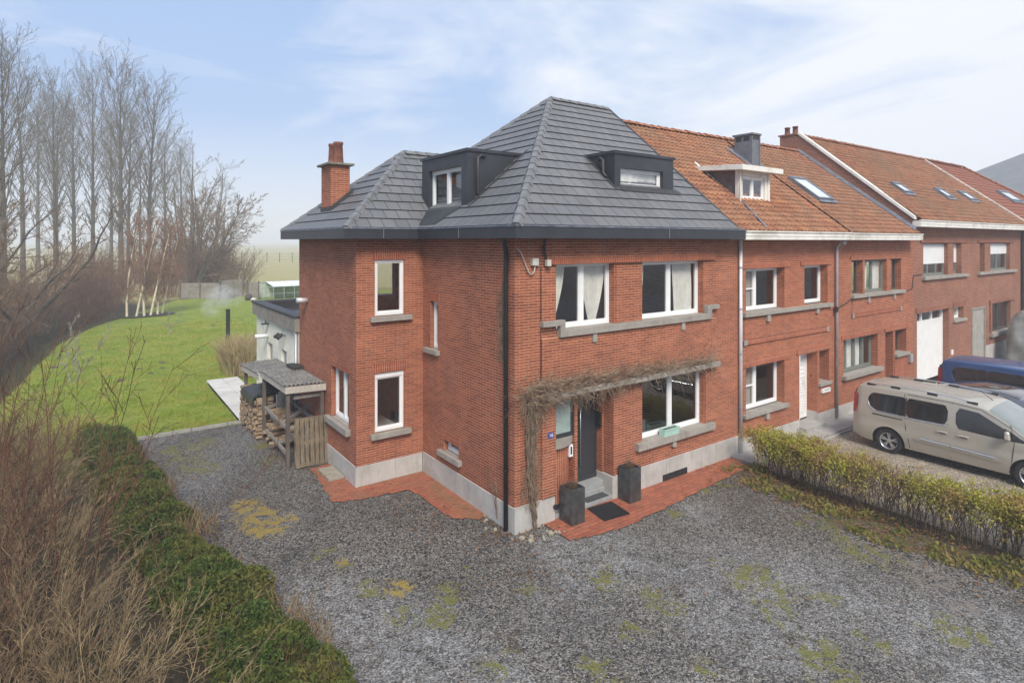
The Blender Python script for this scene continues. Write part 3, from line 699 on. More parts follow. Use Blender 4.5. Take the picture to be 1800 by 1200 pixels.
m=MB(); FA.box(m,14.75,14.87,3.62,3.82,0,.08); FA.box(m,16.75,16.87,3.64,3.82,0,.08); FA.box(m,13.68,13.8,3.17,3.32,.03,.05); FA.box(m,17.35,17.47,3.17,3.32,.03,.05); m.build('corbel',stone,B)
sill(B,FA,13.62,17.62,3.82,3.93,.12,-.2); sill(B,FA,13.03,15.78,1.22,1.35,.14,-.2); sill(B,FA,16.92,18.02,1.52,1.62,.12,-.3)
m=MB(); slabs(m,FA,12.58,16.2,.42,.02,1.8); slabs(m,FA,16.85,18.55,.42,.02); m.build('plinth',plinth_m,B)
window(B,FA,13.74,14.50,3.93,5.07,.2,1,mat=brown_frame,label='narrow brown framed window'); window(B,FA,16.65,17.5,3.93,5.07,.2,1,mat=brown_frame)
window(B,FA,14.63,16.32,3.93,5.07,.14,2,mat=grey_frame,curtain=[(14.7,15.3,14.7,15.2,5),(15.6,16.2,15.6,16.2,5)])
window(B,FA,13.16,15.61,1.35,2.50,.22,4,mat=grey_frame,curtain=[(13.2,14.9,13.2,14.9,14)],fw=.06,label='four pane ground floor window with net curtains')
window(B,FA,17.0,17.95,1.62,2.48,.3,2,mat=brown_frame)
m=MB(); FA.box(m,16.2,16.85,.3,2.48,-.5,-.45); m.build('door',brown_frame,B)
m=MB(); m.box(16.1,16.95,-.15,.44,0,.28); m.build('doorstep',slab_m,B)
m=MB(); FA.box(m,18.08,18.32,1.2,1.5,.0,.1); m.build('letterbox',pipe_grey,B,bevel=.01)
white_gutter(B,12.71,18.15,5.965,5.74)
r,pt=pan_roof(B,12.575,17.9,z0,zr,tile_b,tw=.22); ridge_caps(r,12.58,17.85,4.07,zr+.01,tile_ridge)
V=(0,1,pt); s=math.hypot(1,pt)
skylight(r,(0,-.45,z0+.03),(1,0,0),V,13.35,14.40,1.38*s,2.46*s)
m=MB(); m.tube([(12.57,-.30,5.70),(12.57,-.08,5.55),(12.57,-.07,5.4),(12.57,-.07,.1)],.045,8)
q=m.build('downpipe',pipe_grey,B,smooth=True); m=MB(); m.lathe([(.06,-.03),(.09,.07),(.05,.12)],(12.57,-.28,5.62),'z',10); m.build('pipe_hopper',pipe_grey,q)
m=MB(); m.tube([(12.62,-.05,3.50),(12.9,-.04,3.62),(13.2,-.03,3.66),(13.6,-.05,3.82),(17.7,-.05,3.86),(18.4,-.03,3.92),(18.5,-.03,4.4),(19.3,-.03,4.43)],.014,4); m.lathe([(0,-.08),(.06,-.08),(.06,.08),(0,.08)],(12.48,-.1,3.55),'z',8); m.build('cable',black_paint,B)
# ---- taller third building
Cc=empty('terraced_house',(25,4,0),'taller brown brick house with white garage door and half closed roller shutters','house')
m=MB()
h3=[(18.91,22.1,.2,2.95,.28),(22.65,23.75,2.42,2.92,.2),(24.7,26.35,.2,2.74,.06),(27.18,30.0,1.46,2.83,.15),
 (19.5,22.0,4.32,5.63,.15),(22.6,23.5,4.32,5.63,.2),(25.7,26.35,4.32,5.63,.2),(27.1,29.9,4.32,5.63,.15)]
wall_panel(m,FA,18.551,31.55,.2,6.3,h3); m.build('wall',brick_f,Cc); m=MB(); m.box(18.6,31.5,8.4,8.5,0,6.3); m.build('back_wall',brick_f,Cc); m=MB()
# stepped gable cheek rising above the lower roof
g0=(17.9)
m.idx([(g0,-.2,5.8),(g0,8.3,5.8),(g0,4.07,10.22),(g0,-.2,6.52),(g0,8.3,6.52),(18.25,-.2,5.8),(18.25,8.3,5.8),(18.25,4.07,10.22),(18.25,-.2,6.52),(18.25,8.3,6.52)],[(0,3,2,4,1),(5,6,9,7,8),(0,5,8,3)])
m.build('gable',brick_f,Cc)
m=MB(); band(m,FA,19.2,24.2,5.635,.12,.04); band(m,FA,25.4,30.3,5.635,.12,.04); band(m,FA,18.8,22.4,2.955,.2,.03); band(m,FA,22.5,23.9,2.925,.2,.03); band(m,FA,26.9,30.4,2.835,.16,.08)
FA.box(m,26.95,27.15,1.46,2.83,.001,.06); m.build('soldier_course',M_brick('brown_soldier',(.31,.11,.06),(.23,.075,.045),(.38,.29,.23),swap=True),Cc)
sill(Cc,FA,19.35,24.1,4.20,4.32,.12,-.2); sill(Cc,FA,25.4,30.6,4.20,4.32,.12,-.2); sill(Cc,FA,26.9,30.3,1.30,1.46,.15,-.15); sill(Cc,FA,22.5,23.9,2.32,2.42,.1,-.2)
m=MB(); slabs(m,FA,22.12,24.68,.2,.02); slabs(m,FA,26.37,31.5,.95,.025,2.4); m.build('plinth',plinth_m,Cc)
window(Cc,FA,19.5,22.0,4.32,5.63,.15,3,mat=grey_frame,blind=.62,label='upper window with white shutter lowered most of the way')
window(Cc,FA,22.6,23.5,4.32,5.63,.2,1,mat=grey_frame,blind=.62)
window(Cc,FA,25.7,26.35,4.32,5.63,.2,1,mat=grey_frame,blind=.18)
window(Cc,FA,27.1,29.9,4.32,5.63,.15,2,mat=grey_frame,blind=.38,label='upper window with white shutter a third down')
window(Cc,FA,27.18,30.0,1.46,2.83,.15,2,mat=brown_frame,curtain=[(27.3,28.2,27.3,28.2,6)])
window(Cc,FA,22.65,23.75,2.42,2.92,.2,1,mat=white_pvc,pane=frost)
m=MB(); FA.box(m,18.95,21.95,.2,2.48,-.30,-.24); FA.box(m,21.95,22.1,.2,2.95,-.33,-.22); FA.box(m,18.92,21.95,2.48,2.56,-.33,-.23); FA.box(m,18.92,21.95,2.87,2.95,-.33,-.23)
for u in (19.0,19.9,20.9): FA.box(m,u,u+.12,2.56,2.87,-.33,-.23)
gd=m.build('garage_door',white_pvc,Cc)
m=MB(); m.face([FA.P(18.92,2.56,-.29),FA.P(21.95,2.56,-.29),FA.P(21.95,2.87,-.29),FA.P(18.92,2.87,-.29)]); m.build('pane',M_plain('dark_glass',(.03,.035,.04),.08,spec=.8),gd)
m=MB(); FA.box(m,24.74,26.31,.1,2.70,-.08,-.02); bd=m.build('boarded_door',M_concrete('grey_board',(.38,.36,.33)),Cc)
m=MB(); FA.box(m,24.7,24.8,.1,2.76,-.06,.02); FA.box(m,26.28,26.36,.1,2.76,-.06,.02); FA.box(m,24.8,26.28,2.68,2.76,-.06,.02); m.build('door_frame',M_plain('worn_frame',(.25,.23,.19),.8,var=.3),bd)
m=MB(); FA.box(m,22.3,22.5,1.0,1.2,0,.03); m.build('wall_box',white_pvc,Cc)
white_gutter(Cc,17.95,31.9,6.49,6.24)
z3=6.50; zr3=10.20
r,pt3=pan_roof(Cc,18.0,30.9,z3,zr3,tile_b,tw=.23,rh=.26); ridge_caps(r,18.3,30.9,4.07,zr3+.01,tile_ridge)
m=MB(); pt3s=math.hypot(1,pt3)
for a,b in ((20.1,20.95),(24.6,25.45),(27.5,28.5)): skylight(r,(0,-.45,z3+.03),(1,0,0),(0,1,pt3),a,b,1.36*pt3s,1.90*pt3s)
m=MB(); m.hexa([(17.84,-.3,6.50),(18.10,-.3,6.50),(18.10,4.07,10.25),(17.84,4.07,10.25),(17.84,-.3,6.62),(18.10,-.3,6.62),(18.10,4.07,10.37),(17.84,4.07,10.37)]); m.build('gable_coping',white_wood,Cc)
m=MB(); q0=z0+.15*pt/1; 
m.hexa([(17.68,-.35,nz(-.35)+.05),(17.89,-.35,nz(-.35)+.05),(17.89,4.07,zr+.05),(17.68,4.07,zr+.05),(17.68,-.35,nz(-.35)+.09),(17.89,-.35,nz(-.35)+.16),(17.89,4.07,zr+.16),(17.68,4.07,zr+.09)]); m.build('gable_flashing',lead,Cc)
m=MB(); m.box(17.97,18.6,4.25,4.95,9.0,10.28); m.box(17.92,18.66,4.19,5.01,10.28,10.34); cm=m.build('chimney',brick_f,Cc)
for y in (4.42,4.78):
    m=MB(); m.lathe([(.12,0),(.11,.1),(.10,.30),(.12,.30),(.12,.35),(.07,.35)],(18.28,y,10.34),'z',12); m.build('chimney_pot',terracotta,cm,smooth=True)
# duller right-hand roof half with a hip
m=MB(); SS=math.hypot(4.52,zr3-z3); V=(0,1,pt3)
tiled(m,(0,-.45,z3),(1,0,0),V,SS,lambda v:30.95,lambda v:43.0-(v/SS)*6.0,rh=.33,lift=.03)
m.face([(30.95,8.6,z3),(43,8.6,z3),(37,4.07,zr3),(30.95,4.07,zr3)],[(0,0)]*4); m.face([(43,-.45,z3),(43,8.6,z3),(37,4.07,zr3)],[(0,0)]*3)
E4=empty('terraced_house',(37,4,0),'far end brick house under a dull red roof with one skylight','house')
r4=m.build('roof',tile_c,E4)
ridge_caps(r4,30.95,37,4.07,zr3+.03,tile_ridge)
m=MB(); caps(m,(37,4.07,zr3),(43,-.45,z3),.13,.07,round_=True); m.build('hip_tile',tile_ridge,r4,smooth=40)
skylight(r4,(0,-.45,z3+.03),(1,0,0),(0,1,pt3),35.2,37.1,1.72*pt3s,2.45*pt3s)
m=MB(); m.hexa([(30.88,-.45,z3+.05),(31.0,-.45,z3+.05),(31.0,4.07,zr3+.05),(30.88,4.07,zr3+.05),(30.88,-.45,z3+.12),(31.0,-.45,z3+.12),(31.0,4.07,zr3+.12),(30.88,4.07,zr3+.12)]); m.build('roof_divider',white_wood,E4)
m=MB(); wall_panel(m,FA,31.56,42.8,0,6.4,[(34,36,4.3,5.6,.15),(38,40,4.3,5.6,.15),(34,36,1.2,2.6,.15)]); m.build('wall',brick_n,E4); m=MB(); m.box(42.7,42.8,.01,8.4,0,6.4); m.build('side_wall',brick_n,E4)
for a in (34,38): window(E4,FA,a,a+2,4.3,5.6,.15,2,mat=grey_frame)
window(E4,FA,34,36,1.2,2.6,.15,2,mat=grey_frame)
white_gutter(E4,31.95,43,6.49,6.24)
m=MB(); m.tube([(31.6,-.1,6.2),(31.6,-.1,.1)],.09,8); m.build('downpipe',black_paint,E4)
# ---- far grey roofed building
G=empty('distant_house',(85,22,0),'far building with a plain grey roof beyond the row of houses','house')
m=MB(); m.box(73,127,3,24.5,0,9.25); m.build('wall',brick_f,G)
m=MB()
m.face([(72.5,2.5,9.2),(128,2.5,9.2),(120,14,18.5),(98,14,18.5)]); m.face([(72.5,2.5,9.2),(98,14,18.5),(72.5,25,9.2)]); m.face([(98,14,18.5),(120,14,18.5),(128,25,9.2),(72.5,25,9.2)])
m.build('roof',M_plain('far_grey_roof',(.15,.16,.165),.7,var=.15,scale=.6),G)
# ---- flat roofed extension
X=empty('garden_extension',(1,11,0),'white rendered flat roofed extension with weathered timber fascia','extension')
render_m=M_concrete('white_render',(.84,.80,.68),scale=1.2); ext_grey=M_plain('grey_panel',(.33,.33,.32),.6)
XW=Fr((-1.72,0,0),(0,1,0),(-1,0,0))
m=MB(); wall_panel(m,XW,8.50,13.8,0,3.2,[(11.5,12.2,.1,2.24,.12),(9.75,10.42,1.0,2.26,.12)]); m.build('wall',render_m,X); m=MB(); m.box(-1.6,4,13.7,13.8,0,3.2); m.build('back_wall',render_m,X); m=MB(); m.box(-1.719,-1.60,8.445,8.50,0,3.2); m.build('wall_return',render_m,X)
m=MB(); XW.box(m,11.5,12.2,.1,2.24,-.16,-.10); m.build('door',ext_grey,X); m=MB(); XW.box(m,9.75,10.42,1.0,2.26,-.16,-.10); m.build('window',ext_grey,X)
m=MB(); m.box(-1.84,-1.80,8.40,13.95,3.04,3.46); m.box(-1.80,-1.70,8.40,8.435,3.04,3.46); m.box(-1.80,4,13.91,13.95,3.04,3.46); m.build('fascia',wood_grey,X,bevel=.005)
m=MB(); m.box(-1.87,-1.50,8.37,13.98,3.461,3.51); m.box(-1.50,4,13.6,13.98,3.461,3.51); m.build('roof_edge',zinc_flash,X)
m=MB(); m.box(-1.52,4,8.44,13.62,3.15,3.22); m.box(-1.52,-1.499,8.44,13.6,3.2,3.46); m.box(-1.52,4,13.58,13.599,3.2,3.46); m.build('flat_roof',M_plain('wet_bitumen',(.045,.045,.048),.25,var=.5,scale=1.2),X)
m=MB(); m.tube([(-1.75,12.05,2.46),(-2.15,12.05,2.47)],.07,10); m.build('flue_pipe',white_pvc,X,smooth=True)
m=MB(); m.box(-1.95,-1.72,11.95,12.15,2.86,2.89); m.tube([(-1.82,12.0,2.86),(-1.82,12.0,3.0)],.02,5); m.build('wall_lamp',zinc_flash,X)
m=MB()
for y in (9.9,10.25): m.tube([(-1.72,y,2.75),(-1.86,y,2.75)],.02,6); m.tube([(-1.84,y-.02,2.77),(-1.98,y-.08,2.68)],.055,8)
m.build('spotlight',zinc_flash,X)
m=MB(); m.tube([(-1.79,8.49,3.02),(-1.79,8.49,.1)],.045,8); m.build('downpipe',pipe_grey,X,smooth=True)
# ================================================================== GROUND
def edge_x(y):
    pts=[(-40,-9.6),(0,-9.6),(12,-9.6),(18,-9.3),(23.6,-8.8),(33,-8.0),(40,-6.2),(46,-4.0),(56,0.0),(62,2),(200,4)]
    return float(np.interp(y,[p[0] for p in pts],[p[1] for p in pts]))
def ground_z(x,y):
    z=0.0
    if y>11:
        d=x-(edge_x(y)-2.2); k=min(1,(y-11)/6)*min(1,max(0,(60-y)/10))
        z-=1.15*k*math.exp(-(d/1.25)**2)
        if d<0: z-=.25*k*(1-math.exp(-(d/1.25)**2))
    if y>9.5: z+=.03*noise.noise(Vector((x*.5,y*.5,0)))*min(1,(y-9.5)/3)
    if y>62: z+=.9*(1-math.exp(-((y-62)/60)**2)) 
    return z
xs=sorted(set([-1800,-900,-450,-220,-180,-150,-120,-100,-80,-60,-50,-40,-34,-28,-24,-20,-17]+[round(-15+.3*i,2) for i in range(64)]+[5,7,10,14,18,24,30,40,50,60,80,100,130,160,200,260,320,600,1200,2400]))
ys=sorted(set([-1500,-500,-120,-80,-60,-40,-30,-20,-10,-5,0,4,8]+[round(10.6+.35*i,2) for i in range(145)]+[63,66,70,75,80,90,100,120,140,170,200,250,320,420,700,1200,2500]))
vs=[(x,y,ground_z(x,y)-.03) for y in ys for x in xs]; nx=len(xs)
me=bpy.data.meshes.new('ground'); me.from_pydata(vs,[],[(j*nx+i,j*nx+i+1,(j+1)*nx+i+1,(j+1)*nx+i) for j in range(len(ys)-1) for i in range(nx-1)])
ca=me.color_attributes.new('mask','FLOAT_COLOR','POINT'); cd=[]
for x,y,z in vs:
    e=edge_x(y)+.35*noise.noise(Vector((x,y,0))*.6); grass=1.0 if (x>e-.1 and y>9) else 0.0
    if y>57: grass=0.0
    field=min(1,max(0,(y-56)/4))
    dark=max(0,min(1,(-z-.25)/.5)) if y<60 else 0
    cd+= [grass,field,dark,1]
ca.data.foreach_set('color',cd); me.polygons.foreach_set('use_smooth',[True]*len(me.polygons))
t=NT('ground_mix'); at=t.n('ShaderNodeAttribute',attribute_name='mask'); S3=t.n('ShaderNodeSeparateColor'); t.l(at.outputs['Color'],S3.inputs[0]); p=t.pos()
n1=t.noise(p,.45,5,.65,.5); n2=t.noise(p,9,5,.75); n3=t.noise(p,2.2,4,.7,.6)
gr=t.mix(t.ramp(n1,.35,.65),(.20,.30,.025),(.34,.39,.045)); gr=t.mix(t.ramp(n3,.42,.7,0,.75),gr,(.42,.38,.08)); gr=t.mix(t.ramp(n2,.42,.66,0,.8),gr,(.06,.11,.012)); gr=t.mix(t.ramp(t.noise(p,1.5,5,.8,.9),.48,.62,0,.6),gr,(.10,.17,.02))
so=t.mix(t.ramp(n2,.3,.7),(.035,.026,.016),(.11,.085,.05)); so=t.mix(t.ramp(n3,.5,.7,0,.6),so,(.06,.075,.025))
fi=t.mix(t.ramp(n1,.35,.65),(.33,.31,.12),(.40,.34,.16))
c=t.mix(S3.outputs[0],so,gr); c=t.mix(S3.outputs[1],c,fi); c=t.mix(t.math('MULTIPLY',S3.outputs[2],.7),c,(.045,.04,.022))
t.bsdf(c,.95,0,t.bump(t.math('ADD',n2,t.noise(p,40,3,.7)),.9,.05),.2)
me.materials.append(t.m); o=bpy.data.objects.new('ground',me); col.objects.link(o); tag(o,'lawn, ditch and field ground','ground',kind='structure')
# ---- gravel yard with moss, worn and leafy patches
moss=[(-3.28,1.5,.25),(-3.11,.78,.2),(-4.62,8.29,.5),(-4.21,9.34,.5),(-4.91,9.28,.5),(2.39,-3.63,.45),(2.28,-3.85,.35),(2.03,-4.15,.3),(1.81,-4.42,.25),(2.54,-3.32,.3),(2.34,-2.84,.2),(-.87,-1.6,.3),(-1.4,-.5,.2),(-2.89,-.06,.3),(.74,-2.85,.3),(.65,-3.16,.3),(-2.47,-1.44,.35),(4.88,-4.05,.4),(5.26,-3.22,.5),(4.86,-4.64,.4),(-2.93,-1.03,.3),(-1.32,-3.56,.35),(-.01,-4.38,.3),(1.25,-5.41,.45),(2.34,-5.51,.3),(3.55,-6.07,.4),(-.3,-3.31,.25),(1.57,-5.1,.3),(5.3,-.64,.5),(4.65,-.75,.3),(-3,6.9,.4),(-2.9,8.2,.4),(-4.4,7.3,.5),(.2,-2.3,.25),(-1.9,-.9,.3),(3.3,-1.25,.25),(-2.2,-2.6,.35),(.5,-1.9,.3),(2.9,-4.6,.3)]
yel=[(-3.98,4.51,.35),(-3.91,3.8,.45),(-3.7,3.04,.5),(-3.85,3.4,.4),(-2.6,-.3,.3),(-3.1,1.0,.15)]
light=[(.56,-.95,.7),(.45,-1.82,.8),(1.43,-4.23,.7),(1.23,-4.71,.7),(1.83,-3.03,.6),(3.11,-6.34,.9),(3.87,-6.45,.9),(1.27,-1.71,.7),(-3.4,-1.68,.9),(-3.9,.28,.7),(3.72,-1.5,.5),(3.41,-6.82,.9),(-2.6,-3.2,.8),(-4.2,-.6,.7),(1.0,-3.7,.6)]
brown=[(-.51,-1.13,.35),(-.38,-1.44,.35),(-.91,.1,.4),(4.88,-4.99,.4),(-2.74,7.2,.9),(-2.39,4.9,.35),(3.81,-4.44,.3),(-.25,.35,.5),(.3,-.45,.45),(-2.5,8.4,.8),(-1.1,1.2,.35)]
bare=[(4.95,-5.2,.45),(4.6,-5.6,.45),(4.3,-5.9,.3)]
def gauss(l,x,y):
    s=0
    for a,b,r in l: 
        q=((x-a)**2+(y-b)**2)/(r*r)
        if q<9: s+=math.exp(-q)
    return min(1,s)
st=.11; gx=[-7+st*i for i in range(int(14.3/st)+1)]; gy=[-22+.6*i for i in range(22)]+[-9+st*i for i in range(int(20.0/st)+1)]
vs=[(x,y,0) for y in gy for x in gx]; nx=len(gx)
def yard_edge(x,y):
    wob=.12*noise.noise(Vector((x*1.7,y*1.7,3)))
    top=10.78+wob if x<-2.9 else 11.0
    L=float(np.interp(y,[-22,-9,-1.7,-.13,2.57,4.98,9.32,11],[-4.6,-4.6,-4.6,-4.8,-5.3,-5.6,-6.1,-6.3]))+wob
    Rr=float(np.interp(y,[-22,-9,-6,-3.4,-1.2,0],[6.9,6.9,6.6,6.3,6.8,7.0]))
    return y<top and x>L and x<Rr
keep=[yard_edge(x,y) for x,y,_ in vs]
fs=[f for j in range(len(gy)-1) for i in range(nx-1) for f in [(j*nx+i,j*nx+i+1,(j+1)*nx+i+1,(j+1)*nx+i)] if all(keep[k] for k in f)]
me=bpy.data.meshes.new('gravel_yard'); me.from_pydata([(x,y,-.002+.012*noise.noise(Vector((x*.8,y*.8,9)))) for x,y,_ in vs],[],fs)
ca=me.color_attributes.new('mask','FLOAT_COLOR','POINT'); cb=me.color_attributes.new('mask2','FLOAT_COLOR','POINT'); d1=[];d2=[]
for x,y,_ in vs:
    n=noise.noise(Vector((x,y,1))*1.3)*.5+noise.noise(Vector((x,y,5))*4)*.4
    v=max(0,min(1,(x-(float(np.interp(y,[-9,-6,-4.5,-3.4,-1.2,0],[5.6,5.5,5.2,5.2,5.6,6.6]))))/.7+n*.9)) if y<.0 else 0
    d1+=[max(0,min(1,gauss(moss,x,y)*1.15+n*.95+.12)) ,min(1,gauss(light,x,y)*1.2+max(0,noise.noise(Vector((x*.5,y*.35,17)))*1.3)),max(gauss(brown,x,y),max(0,noise.noise(Vector((x,y,11))*.8)*1.6-.1)),1]
    d2+=[gauss(yel,x,y),gauss(bare,x,y),v,1]
ca.data.foreach_set('color',d1); cb.data.foreach_set('color',d2)
me.polygons.foreach_set('use_smooth',[True]*len(me.polygons))
def M_gravel(name,masks=True,tint=(1,1,1),lo=.015,hi=.27,scale=48):
    t=NT(name); p=t.pos()
    vo=t.n('ShaderNodeTexVoronoi'); t.l(p,vo.inputs['Vector']); vo.inputs['Scale'].default_value=scale
    vd=t.n('ShaderNodeTexVoronoi'); t.l(p,vd.inputs['Vector']); vd.inputs['Scale'].default_value=scale*.5
    w=t.n('ShaderNodeSeparateColor'); t.l(vo.outputs['Color'],w.inputs[0]); w2=t.n('ShaderNodeSeparateColor'); t.l(vd.outputs['Color'],w2.inputs[0])
    v=t.math('POWER',t.math('MAXIMUM',w.outputs[0],t.math('MULTIPLY',w2.outputs[1],.8)),2.6)
    tone=t.noise(p,.7,5,.65,.6)
    hi2=t.ramp(tone,.3,.7,hi*.7,hi*1.3)
    g=t.math('ADD',lo,t.math('MULTIPLY',v,hi2))
    c=t.mix(w.outputs[2],(1.04*tint[0],1.0*tint[1],.95*tint[2]),(1.15*tint[0],1.0*tint[1],.82*tint[2]))
    c=t.mix(1.0,c,g,'MULTIPLY')
    c=t.mix(t.ramp(w.outputs[1],.97,.99,0,.7),c,(.30,.20,.12))
    if masks:
        at=t.n('ShaderNodeAttribute',attribute_name='mask'); A1=t.n('ShaderNodeSeparateColor'); t.l(at.outputs['Color'],A1.inputs[0])
        at2=t.n('ShaderNodeAttribute',attribute_name='mask2'); A2=t.n('ShaderNodeSeparateColor'); t.l(at2.outputs['Color'],A2.inputs[0])
        f1=t.noise(p,13,5,.8); f2=t.noise(p,38,3,.8)
        brk=t.ramp(t.noise(p,3.6,5,.75,.8),.40,.60,.25,1.25)
        def br(m,k,th=.95): # break a soft mask up into flecks
            return t.ramp(t.math('ADD',t.math('MULTIPLY',t.math('MULTIPLY',m,brk),k),t.math('ADD',f1,t.math('MULTIPLY',f2,.5))),th+.03,th+.16)
        c=t.mix(t.math('MULTIPLY',t.math('MULTIPLY',A1.outputs[1],t.ramp(t.math('ADD',t.noise(p,3.2,5,.75,1.2),t.math('MULTIPLY',f1,.5)),.62,.95)),.75),c,t.mix(w.outputs[0],(.12,.12,.12),(.46,.46,.46)))
        c=t.mix(t.math('MULTIPLY',br(A1.outputs[2],.30),.65),c,(.075,.052,.035))
        mossc=t.mix(t.ramp(f2,.35,.65),(.07,.085,.015),(.24,.22,.055))
        c=t.mix(t.math('MULTIPLY',br(A1.outputs[0],.37,.97),.85),c,mossc)
        yc=t.mix(t.ramp(f2,.35,.65),(.17,.12,.025),(.42,.30,.07)); c=t.mix(t.math('MULTIPLY',br(A2.outputs[0],.46,.93),.9),c,yc)
        c=t.mix(t.math('MULTIPLY',br(A2.outputs[1],.35,.95),.8),c,t.mix(f1,(.16,.13,.11),(.26,.225,.19)))
        vc=t.mix(t.ramp(t.noise(p,2.6,4,.7,.5),.4,.62),(.17,.12,.055),(.10,.115,.022)); vc=t.mix(t.ramp(f2,.4,.7),vc,(.055,.04,.022))
        c=t.mix(t.math('MULTIPLY',br(A2.outputs[2],.75,.98),.95),c,vc)
    t.bsdf(c,.9,0,t.bump(t.math('ADD',w.outputs[0],t.math('MULTIPLY',vo.outputs['Distance'],-.8)),.8,.014),.3); return t.m
me.materials.append(M_gravel('blue_gravel')); o=bpy.data.objects.new('gravel_yard',me); col.objects.link(o); tag(o,kind='structure',label='grey gravel yard with moss patches',cat='yard')
m=MB(); m.box(7.05,30,-9,-.75,-.3,.006); o=m.build('neighbour_driveway',M_gravel('tan_gravel',False,(1.08,1.0,.88),lo=.15,hi=.34,scale=38)); tag(o,'tan gravel drive in front of the row','driveway',kind='structure')
m=MB(); m.box(7.0,9.9,-.75,-.0,-.3,.06); m.box(9.9,12.2,-.70,-.0,-.3,.07); m.box(12.2,33,-.66,-.0,-.3,.05); 
m.box(7.6,33,-.82,-.752,-.3,.065); o=m.build('pavement',slab_m,bevel=.01); tag(o,'concrete pavement along the row','pavement',kind='structure')
m=MB(); m.box(-80,140,-34,-14,-.3,.01); o=m.build('road',M_plain('asphalt',(.05,.05,.052),.85,var=.2,scale=6)); tag(o,'street behind the viewpoint','road',kind='structure')
m=MB(); xx=-6.2
while xx<-2.95: m.box(xx,xx+.97,10.80,10.86,-.1,.05+.01*math.sin(xx*7)); xx+=1.0
o=m.build('lawn_kerb',slab_m); tag(o,kind='structure',label='thin concrete lawn edging',cat='kerb')
# red clay paving strip
t=NT('red_paving'); p=t.pos(); b=t.n('ShaderNodeTexBrick'); t.l(p,b.inputs['Vector']); b.inputs['Scale'].default_value=1; b.inputs['Brick Width'].default_value=.22; b.inputs['Row Height'].default_value=.11; b.inputs['Mortar Size'].default_value=.007
b.inputs['Color1'].default_value=(.42,.125,.06,1); b.inputs['Color2'].default_value=(.27,.078,.045,1); b.inputs['Mortar'].default_value=(.10,.055,.035,1)
gg=t.n('ShaderNodeAttribute',attribute_name='mask')
sg=t.n('ShaderNodeSeparateColor'); t.l(gg.outputs['Color'],sg.inputs[0])
c=t.mix(t.ramp(t.noise(p,3,5,.7),.4,.7,0,.5),b.outputs['Color'],(.36,.14,.09)); 
gf=t.ramp(t.math('ADD',sg.outputs[0],t.noise(p,2.5,5,.7,.5)),.75,1.25)
c=t.mix(t.math('MULTIPLY',gf,.8),c,(.20,.135,.06)); c=t.mix(t.ramp(t.noise(p,7,5,.8,.6),.54,.70,0,.75),c,(.12,.065,.045))
t.bsdf(c,.75,0,t.bump(b.outputs['Fac'],.4,-.004),.4); redp=t.m
def paving(name,poly,algae):
    # dense grid clipped to the strip so the edge stays ragged
    X0=min(p[0] for p in poly);X1=max(p[0] for p in poly);Y0=min(p[1] for p in poly);Y1=max(p[1] for p in poly)
    def inside(x,y):
        c=False;j=len(poly)-1
        for i in range(len(poly)):
            xi,yi=poly[i];xj,yj=poly[j]
            if (yi>y)!=(yj>y) and x<(xj-xi)*(y-yi)/(yj-yi)+xi:c=not c
            j=i
        return c
    return inside,X0,X1,Y0,Y1
polyf=[(.70,-.02),(.72,-.84),(1.35,-1.0),(1.99,-1.05),(3.51,-.95),(5.36,-.79),(6.78,-.70),(7.06,-.10),(7.06,.2),(.7,.2)]
polys=[(.2,1.0),(-.25,.90),(-.68,1.28),(-.76,3.06),(-1.92,3.24),(-2.42,3.44),(-2.22,5.62),(-1.65,5.7),(-1.65,3.95),(.1,3.95)]
m=MB(); cds=[]
for poly,al in ((polyf,0),(polys,1)):
    ins,X0,X1,Y0,Y1=paving('',poly,al); s=.055
    i=0
    x=X0
    while x<X1:
        y=Y0
        while y<Y1:
            wx=.02*noise.noise(Vector((x*6,y*6,2)))
            if ins(x+s/2+wx,y+s/2+wx):
                zz=.022
                m.face([(x,y,zz),(x+s,y,zz),(x+s,y+s,zz),(x,y+s,zz)]); 
                a=0
                if al: a=max(0,.55-abs(x+.25)*.7) if y<3.2 else .35
                cds+= [a,0,0,1]*4
            y+=s
        x+=s
o=m.build('red_paving',redp); ca=o.data.color_attributes.new('mask','FLOAT_COLOR','POINT'); ca.data.foreach_set('color',cds); tag(o,kind='structure',label='red clay paving strip at the foot of the house',cat='paving')
# white tiled terrace
m=MB()
yy=10.95
while yy<17:
    for xx in (-2.86,-2.27): m.box(xx,xx+.57,yy,yy+.57,-.1,.07)
    yy+=.585
m.box(-2.86,-1.72,10.94,17,-.1,.055)
o=m.build('terrace',M_concrete('pale_tiles',(.66,.63,.58),scale=1)); tag(o,kind='structure',label='pale tiled terrace beside the extension',cat='terrace')
